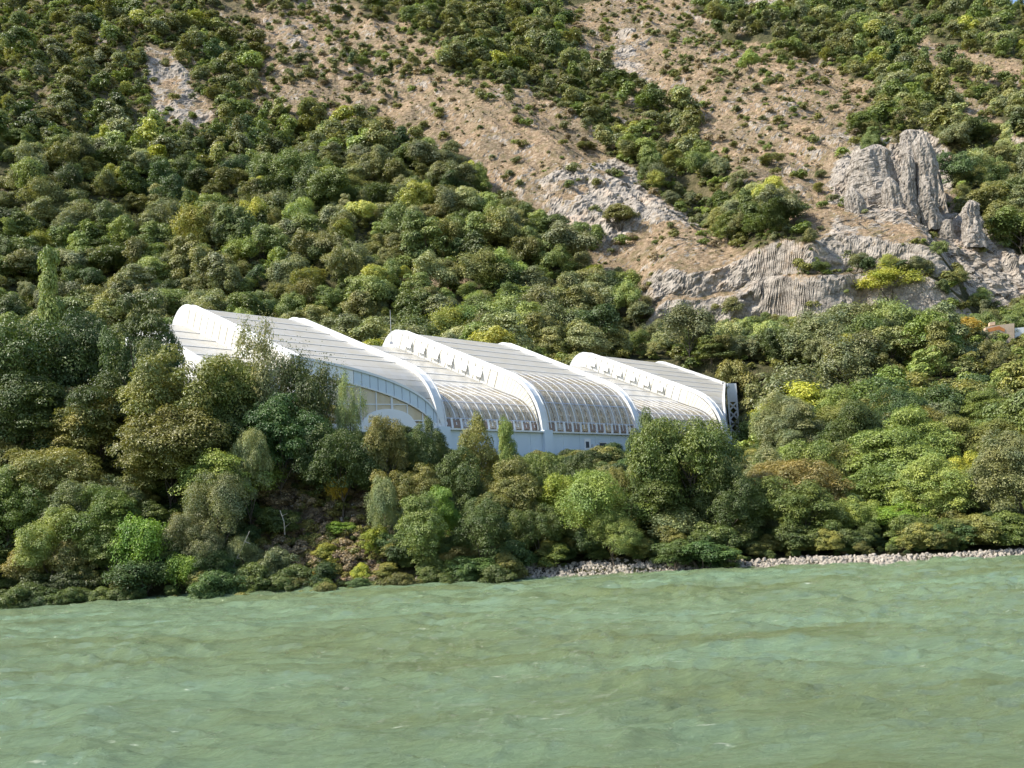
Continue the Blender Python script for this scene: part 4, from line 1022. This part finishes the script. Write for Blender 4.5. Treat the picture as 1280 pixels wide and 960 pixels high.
NI = 300 - sum(1 for a in ALLT if a[5] == 'tree')
indiv = order[:NI]; ids = set(id(c) for c in indiv); rest = [c for c in cand if id(c) not in ids]
words = ['mid green', 'olive green', 'dark green', 'grey-green', 'deep green', 'light green', 'brownish green', 'yellow-green', 'pale green']
wts = np.array([.22, .24, .08, .17, .05, .15, .012, .05, .06]); wts /= wts.sum()
def pick_tint(x, y):
    k = vnoise(np.array([x / 16.0]), np.array([y / 16.0]), s=141)[0]
    ww = wts.copy()
    if y > 300: ww[[1, 3, 8]] *= 1.7  # duller greens favoured far up: haze put into the tint choice
    if k > .2: ww[[1, 3, 6]] *= 2.2
    if k < -.2: ww[[0, 4, 5]] *= 2.2
    ww /= ww.sum(); return words[rng.choice(len(words), p=ww)]
LAND = [(235, 295, 'the yellow tree in the dark wood'), (316, 275, 'the yellow-green tree in the dark wood'), (536, 310, 'the fresh light green tree by the lower wood'),
        (240, 395, 'the left end of the white roof'), (370, 402, 'the first roof\'s top right corner'), (505, 420, 'the middle roof\'s rear end'), (637, 430, 'the middle roof\'s right corner'),
        (740, 445, 'the last roof\'s rear end'), (832, 452, 'the last roof\'s top right corner'), (912, 480, 'the white lattice column'), (1190, 460, 'the golden tree on the right slope'),
        (1250, 415, 'the tan roadside building'), (1120, 362, 'the golden-green bush under the crag'), (985, 625, 'the soft grey-green upright tree'), (1095, 600, 'the broad bright-lit tree'),
        (1250, 610, 'the right-edge olive tree'), (860, 540, 'the largest round tree'), (45, 415, 'the big dark left-edge tree'), (172, 395, 'the flat-layered dark tree'), (890, 405, 'the grey cliff\'s left end'),
        (1050, 390, 'the grey cliff\'s right end'), (195, 110, 'the small rock face at upper left'), (550, 352, 'the bare spot above the roofs'), (1155, 220, 'the tall rock pinnacle'), (740, 245, 'the mid-slope rock outcrop')]
used = set()
for c in indiv:
    x, y, z, H, W_m, px, py, D = c
    tint = pick_tint(x, y); cy = py - H * FOC / y * .5
    big = 'tall' if H > 7.2 else ('small' if H < 5 else 'medium')
    near = sorted(LAND, key=lambda L: (L[0] - px) ** 2 + (L[1] - cy) ** 2)
    lab = None
    for L in near[:6]:
        dx, dy = px - L[0], cy - L[1]; dist = math.hypot(dx, dy)
        dw = 'just' if dist < 45 else ('a little way' if dist < 85 else ('some way' if dist < 130 else 'far'))
        ang = math.degrees(math.atan2(-dy, dx)) % 360
        dr = ['right of', 'above and right of', 'above', 'above and left of', 'left of', 'below and left of', 'below', 'below and right of'][int((ang + 22.5) // 45) % 8]
        form = 'broad' if W_m > H * 1.1 else ('slim' if W_m < H * .93 else 'round')
        for q in (f'{big} {tint} {form} tree {dw} {dr} {L[2]}',):
            if q not in used and len(q.split()) <= 16: lab = q; break
        if lab: break
    if lab is None:
        L = near[0]; lab = f'{big} {tint} tree in the wood near {L[2]}'
    used.add(lab)
    me = random.choice(MID) if y > 125 else random.choice(NEAR['round'] + NEAR['ovate'])
    add_tree(float(x), float(y), float(H), float(W_m), me, tint, 'tree', lab, G_WOOD, z=float(z))

# ---- the rest of the woods: one mass, instanced
def scatter(name, P, S, Rz, IDX, TINT, crowns, mats_label):
    n = len(P); me = bpy.data.meshes.new(name); me.vertices.add(n); me.vertices.foreach_set('co', np.asarray(P, np.float32).ravel())
    def at(nm, ty, data, key='value'):
        a = me.attributes.new(nm, ty, 'POINT'); a.data.foreach_set(key, np.asarray(data).ravel())
    at('scl', 'FLOAT_VECTOR', np.asarray(S, np.float32), 'vector'); at('rot', 'FLOAT_VECTOR', np.asarray(Rz, np.float32), 'vector')
    at('idx', 'INT', np.asarray(IDX, np.int32)); at('tint', 'FLOAT_COLOR', np.concatenate([np.asarray(TINT, np.float32), np.ones((n, 1), np.float32)], 1), 'color')
    o = link(bpy.data.objects.new(name, me)); o['kind'] = 'stuff'
    g = bpy.data.node_groups.new(name, 'GeometryNodeTree'); g.interface.new_socket('Geometry', in_out='INPUT', socket_type='NodeSocketGeometry'); g.interface.new_socket('Geometry', in_out='OUTPUT', socket_type='NodeSocketGeometry')
    gi = g.nodes.new('NodeGroupInput'); go = g.nodes.new('NodeGroupOutput'); mp = g.nodes.new('GeometryNodeMeshToPoints'); g.links.new(gi.outputs[0], mp.inputs['Mesh'])
    jn = g.nodes.new('GeometryNodeJoinGeometry')
    def na(nm, ty):
        a = g.nodes.new('GeometryNodeInputNamedAttribute'); a.data_type = ty; a.inputs['Name'].default_value = nm; return a.outputs[0]
    sc_, ro, ix = na('scl', 'FLOAT_VECTOR'), na('rot', 'FLOAT_VECTOR'), na('idx', 'INT')
    for k, co in enumerate(crowns):
        oi = g.nodes.new('GeometryNodeObjectInfo'); oi.inputs['Object'].default_value = co; oi.transform_space = 'ORIGINAL'; oi.inputs['As Instance'].default_value = True
        ip = g.nodes.new('GeometryNodeInstanceOnPoints'); cm = g.nodes.new('FunctionNodeCompare'); cm.data_type = 'INT'; cm.operation = 'EQUAL'
        g.links.new(ix, cm.inputs['A'] if cm.inputs['A'].type == 'INT' else cm.inputs[2])
        for s_ in cm.inputs:
            if s_.identifier == 'B_INT': s_.default_value = k
            if s_.identifier == 'A_INT': g.links.new(ix, s_)
        for s_ in cm.outputs: pass
        g.links.new(mp.outputs[0], ip.inputs['Points']); g.links.new(cm.outputs[0], ip.inputs['Selection']); g.links.new(oi.outputs['Geometry'], ip.inputs['Instance'])
        g.links.new(ro, ip.inputs['Rotation']); g.links.new(sc_, ip.inputs['Scale']); g.links.new(ip.outputs[0], jn.inputs[0])
    g.links.new(jn.outputs[0], go.inputs[0]); md = o.modifiers.new('scatter', 'NODES'); md.node_group = g; return o
def ground_pts(n, y0, y1, dens, seed, tmax=0.6):
    r = np.random.default_rng(seed); t = r.uniform(-tmax, tmax, n); y = np.sqrt(r.uniform(y0 ** 2, y1 ** 2, n)); x = t * (y + 10)
    z = terrain0(x, y); px, py = project(np.stack([x, y, z], -1)); D, S, K = cover(px, py, x, y)
    pd = np.where(inpoly(x, y, PADPOLY), 0, seg_dist(x, y, PADPOLY)); m = (r.random(n) < dens(D, S, K)) & (pd > 1.5) & (x / y < 5)
    return x[m], y[m], z[m], D[m], S[m], K[m], px[m], py[m]
# three crown objects the mass is made of belong to real trees in it
PROT = []
for k, me in enumerate(FAR):
    c = min([q for q in rest if 250 < q[1] < 330 and 60 < q[5] < 1100 and q[6] > 20], key=lambda q: (q[5] - (120, 300, 440)[k]) ** 2 + (q[6] - (130, 60, 140)[k]) ** 2); rest.remove(c)
    o = add_tree(float(c[0]), float(c[1]), float(c[3]), float(c[4]), me, 'grey-green', 'tree', ('small grey-green tree on the slope left of the small rock face', 'grey-green tree high on the slope above the small rock face', 'grey-green tree at the thin wood\'s edge above the lower wood')[k], G_WOOD, z=float(c[2]))
    PROT.append([ch for ch in bpy.data.objects if ch.parent is o and ch.name.startswith('crown')][0])
MIDP = [next(o for o in bpy.data.objects if o.name.startswith('crown') and o.data is me) for me in MID if any(o.data is me for o in bpy.data.objects if o.type == 'MESH' and o.name.startswith('crown'))]
P, S_, R_, I_, T_ = [], [], [], [], []
cr_all = PROT + MIDP
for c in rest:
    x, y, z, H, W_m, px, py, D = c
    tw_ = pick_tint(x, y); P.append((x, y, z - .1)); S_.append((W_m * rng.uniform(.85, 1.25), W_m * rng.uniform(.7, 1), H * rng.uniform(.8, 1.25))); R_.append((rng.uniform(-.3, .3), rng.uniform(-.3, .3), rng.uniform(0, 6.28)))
    I_.append(rng.integers(0, 3) if (y > 330) else rng.integers(3, len(cr_all))); tv = np.array(TINTS[tw_]); tv = tv * .88 + tv.mean() * .12; T_.append(tv * rng.uniform(.85, 1.42))  # tint pulled towards grey, haze mixed into the leaf colour
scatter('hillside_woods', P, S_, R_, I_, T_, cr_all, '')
# shrubs, dry tufts on the bare slopes; undergrowth on the bank
shp = add_tree(*[float(v) for v in hit(690, 165)[:2]], 2.2, 2.6, SHRUB[0], 'olive green', 'bush', 'tiny olive shrub on the bare slope below the upper tree belt', 'shrubs on the bare slope')
shq = add_tree(*[float(v) for v in hit(860, 130)[:2]], 2.0, 2.6, SHRUB[1], 'olive green', 'bush', 'tiny olive shrub on the bare slope above the diagonal tree belt', 'shrubs on the bare slope')
SHP = [[ch for ch in bpy.data.objects if ch.parent is o and ch.name.startswith('crown')][0] for o in (shp, shq)]
def shrubs(name, n, y0, y1, dens, seed, smin, smax, pal, jit=.2, protos=None):
    x, y, z, D, S, K, px, py = ground_pts(n, y0, y1, dens, seed); r = np.random.default_rng(seed + 1); k = len(x)
    ok = ~((px > 640) & (y - shore_y(x / (y + 10)) < 1.9)); x, y, z, D, S, K, px, py = [q[ok] for q in (x, y, z, D, S, K, px, py)]; k = len(x)
    s = smin + (smax - smin) * r.random(k) ** 2.2; cl = np.array([TINTS[p] if isinstance(p, str) else p for p in pal])[r.integers(0, len(pal), k)] * r.uniform(1 - jit, 1 + jit, (k, 1))
    scatter(name, np.stack([x, y, z - .05 * s], 1), np.stack([s * 1.3, s * 1.1, s], 1), np.stack([0 * s, 0 * s, r.uniform(0, 6.28, k)], 1), r.integers(0, 2, k), cl, protos or SHP, '')
shrubs('slope_shrubs', 14000, 225, 640, lambda D, S, K: S * (1 - .4 * K) * .8 * (D < .9), 300, .7, 4.2, ['olive green', 'mid green', 'grey-green', 'grey-green', 'grey-brown', 'olive green', 'light green'])
shrubs('dry_tufts', 36000, 225, 640, lambda D, S, K: (1 - .8 * K) * (D < .6), 310, .25, 1.0, [(.30, .24, .15), (.38, .31, .2), (.2, .16, .09), (.16, .15, .07)])
NB = [next(o for o in bpy.data.objects if o.name.startswith('crown') and o.data is me) for me in NEAR['bush'] if any(o.data is me for o in bpy.data.objects)]
NB = (NB * 2)[:2]
shrubs('bank_undergrowth', 8000, 76, 130, lambda D, S, K: .06 + .94 * (D > .5), 320, .4, 3.3, ['mid green', 'dark green', 'olive green', 'deep green', 'dark green', 'dark green', 'olive green', 'deep green'], .35, NB)
shrubs('bank_scrub', 16000, 76, 96, lambda D, S, K: (D < .2) * 1.0, 340, .25, 1.3, ['grey-brown', 'olive green', 'grey-brown', 'brownish green', 'dark green', (.16, .12, .09)])
shrubs('wood_undergrowth', 30000, 130, 470, lambda D, S, K: (D > .3) * 1.0, 330, .8, 3.4, ['mid green', 'light green', 'olive green', 'grey-green', 'olive green'])

# ------------------------------------------------------------------ rocks
def rock_mesh(name, seed, mat, sub=3, amp=.35, faceted=True):  # angular block
    import bmesh
    bm = bmesh.new(); bmesh.ops.create_icosphere(bm, subdivisions=sub, radius=1)
    V = np.array([v.co[:] for v in bm.verts]); n = fbm(V[:, 0] * 1.4 + seed, V[:, 1] * 1.4, V[:, 2] * 1.4, o=3, s=seed) ; V = V * (1 + amp * n)[:, None]
    r = np.random.default_rng(seed)
    for k in range(12):
        d = r.normal(size=3); d /= np.linalg.norm(d); c = .42 + .25 * r.random(); q = V @ d; V = V - np.maximum(q - c, 0)[:, None] * d * .97
    for v, c in zip(bm.verts, V): v.co = c
    me = bpy.data.meshes.new(name); bm.to_mesh(me); bm.free(); me.materials.append(mat); return me
def spire(px, top, bot, wpx, y, seed, label, lean=0.0):
    for _ in range(6): y = 232 + (at_depth(px, bot, y)[2] - 44) / 1.75 - 1.2
    a = at_depth(px, bot, y); b = at_depth(px, top, y); H = b[2] - a[2]; Wm = wpx * y / FOC
    ns, nr = 60, 40; k = np.linspace(0, 1, ns + 1)[:, None]; an = np.linspace(0, 6.2832, nr + 1)[None, :-1]
    dx, dy = np.cos(an), np.sin(an)
    env = (1.12 - .42 * k ** 1.5) * np.minimum(1, np.sqrt(np.maximum(1 - k, 0.003) / .12))
    big = 1 + .50 * fbm(dx * 1.1 + seed, dy * 1.1 + 0 * k, k * H / Wm * .55, o=2, s=seed) + .34 * fbm(dx * 2.6 + seed, dy * 2.6 + 0 * k, k * H / Wm * .9, o=4, s=seed + 3, ridge=True) + .13 * fbm(dx * 7 + seed, dy * 7 + 0 * k, k * H / Wm * 4.5, o=3, s=seed + 5, ridge=True) - .06 * (np.mod(k * H / 2.9 + .9 * dx + 1.5 * fbm(dx * 2, dy * 2 + 0 * k, k * 6, o=2, s=3), 1) < .2)
    rad = Wm / 2 * env * big; off = Wm * .22 * fbm(k * 3 + seed, k * 0, s=seed + 7, o=3)
    X_ = dx * rad + lean * k * H + off; Y_ = dy * rad * .9; Z_ = k * H - 1.5 + 0 * an + .25 * Wm * .3 * fbm(dx * 2, dy * 2 + 0 * k, k * 9, o=2, s=seed + 9)
    V = np.stack([X_, Y_, Z_], -1).reshape(-1, 3).tolist()
    F = [(i * nr + j, i * nr + (j + 1) % nr, (i + 1) * nr + (j + 1) % nr, (i + 1) * nr + j) for i in range(ns) for j in range(nr)] + [tuple(ns * nr + j for j in range(nr))]
    me = bpy.data.meshes.new('rock_pinnacle'); me.from_pydata(V, [], F); me.materials.append(M_ROCK)
    o = link(bpy.data.objects.new('rock_pinnacle', me)); o.location = (a[0], a[1], a[2]); return tag(o, label, 'rock', 'pinnacles of the pale crag')
spire(1166, 158, 282, 22, CRY - 2, 5, 'tallest pale pinnacle on the crag, dark cleft on its right', -.02)
spire(1139, 155, 196, 22, CRY + 1, 6, 'squat rock knob on top of the crag between bush and tall pinnacle')
spire(1137, 184, 285, 17, CRY - 4, 7, 'thin rock rib left of the tallest pinnacle', .05)
spire(1216, 243, 305, 24, CRY - 5, 8, 'pointed rock tooth right of the dark cleft')
spire(1185, 266, 296, 15, CRY - 6, 9, 'small pale boulder between tallest pinnacle and rock tooth')
spire(1098, 174, 258, 46, CRY - 1, 10, 'broad rounded rock shoulder at the crag\'s upper left')
spire(1118, 214, 330, 26, CRY - 1, 12, 'long rock buttress running down below the broad shoulder', .03)
spire(1076, 226, 330, 24, CRY - 1, 13, 'leftmost rock buttress of the crag face')
RS = [rock_mesh('riprap_block', s, M_STONE, 2) for s in (1, 2, 3)]
rk0 = []
for k, (px, py, s, lab) in enumerate(((454, 617, .55, 'whitish boulder lodged high on the bare bank'), (655, 716, .42, 'pale block at the left end of the shore stones'), (1030, 700, .5, 'pale block among the right-hand shore stones'))):
    h = hit(px, py); o = link(bpy.data.objects.new('boulder', RS[k])); o.location = (h[0], h[1], h[2] + .1); o.scale = (s, s * .8, s * .7); rk0.append(tag(o, lab, 'boulder', None))
def stones(name, n, region, seed, smin, smax):
    r = np.random.default_rng(seed); px = r.uniform(region[0], region[1], n); t_all = []
    P, S2, R2 = [], [], []
    for q in px:
        p0 = at_z(q, float(np.interp(q, [p[0] for p in SHORE], [p[1] for p in SHORE])), 0)
        d = -1.0 + region[2] * r.random() ** 1.3; t = p0[0] / p0[1]; y = p0[1] + d; x = t * y; P.append((x, y))
    P = np.array(P); z = terrain0(P[:, 0], P[:, 1]); s = smin + (smax - smin) * r.random(n) ** 3
    scatter(name, np.stack([P[:, 0], P[:, 1], z + s * .2], 1), np.stack([s, s * r.uniform(.6, 1, n), s * r.uniform(.5, .9, n)], 1), r.uniform(0, 6.28, (n, 3)) * np.array([.3, .3, 1]), r.integers(0, 3, n), np.ones((n, 3)), rk0, '')
stones('riprap_stones', 3400, (645, 930, 4.2), 400, .06, .30); stones('shore_stones', 2600, (925, 1120, 2.6), 401, .05, .30); stones('thin_shore_stones', 2200, (1100, 1310, 2.7), 403, .05, .26); stones('waterline_stones', 1500, (-60, 650, 1.2), 402, .1, .3)
# scree and loose stones
x, y, z, D, S, K, px, py = ground_pts(26000, 222, 560, lambda D, S, K: (.3 + .7 * K) * (D < .6), 410); r = np.random.default_rng(411); k = len(x); s = .12 + .6 * r.random(k) ** 4
scatter('scree_stones', np.stack([x, y, z], 1), np.stack([s, s * .8, s * .7], 1), r.uniform(0, 6.28, (k, 3)), r.integers(0, 3, k), np.ones((k, 3)), rk0, '')
r = np.random.default_rng(420); px = r.uniform(300, 500, 1500); py = r.uniform(600, 742, 1500); pts = [hit(a, b) for a, b in zip(px[:900], py[:900])]; pts = np.array([p for p in pts if p is not None]); k = len(pts); s = .05 + .2 * r.random(k) ** 3
scatter('bank_rubble', pts + [0, 0, .03], np.stack([s, s * .8, s * .7], 1), r.uniform(0, 6.28, (k, 3)), r.integers(0, 3, k), np.ones((k, 3)), rk0, '')
# dead branches
def branch(pts, rad, label):
    P = [at_depth(px, py, y) for px, py, y in pts]; o = MB()
    base = np.array(P[0])
    for i in range(len(P) - 1):
        o.bar(P[i] - base, P[i + 1] - base, rad * (1 - i / len(P)), rad * (1 - (i + 1) / len(P)) + .01, 6)
        q = (P[i] + P[i + 1]) / 2 - base; o.bar(q, q + np.array([.5, -.1, .4 - .2 * i]), rad * .45, .008, 4)
    b = o.obj('dead_branch', M_DEAD); b.location = base; tag(b, label, 'branch')
h = hit(296, 738); yb0 = h[1] if h is not None else 78
branch([(296, 744, yb0), (291, 725, yb0 - .1), (292, 706, yb0 - .3), (300, 690, yb0 - .5), (312, 664, yb0 - .7)], .07, 'pale dead branch leaning upright at the waterline left of the bare bank')
branch([(228, 718, yb0 - .6), (214, 712, yb0 - .8), (204, 708, yb0 - 1), (196, 702, yb0 - 1.1)], .05, 'thin pale branch lying over the creepers above the left waterline')
branch([(356, 668, 84), (355, 652, 83.8), (350, 638, 84)], .05, 'bleached stump root on the bare bank')
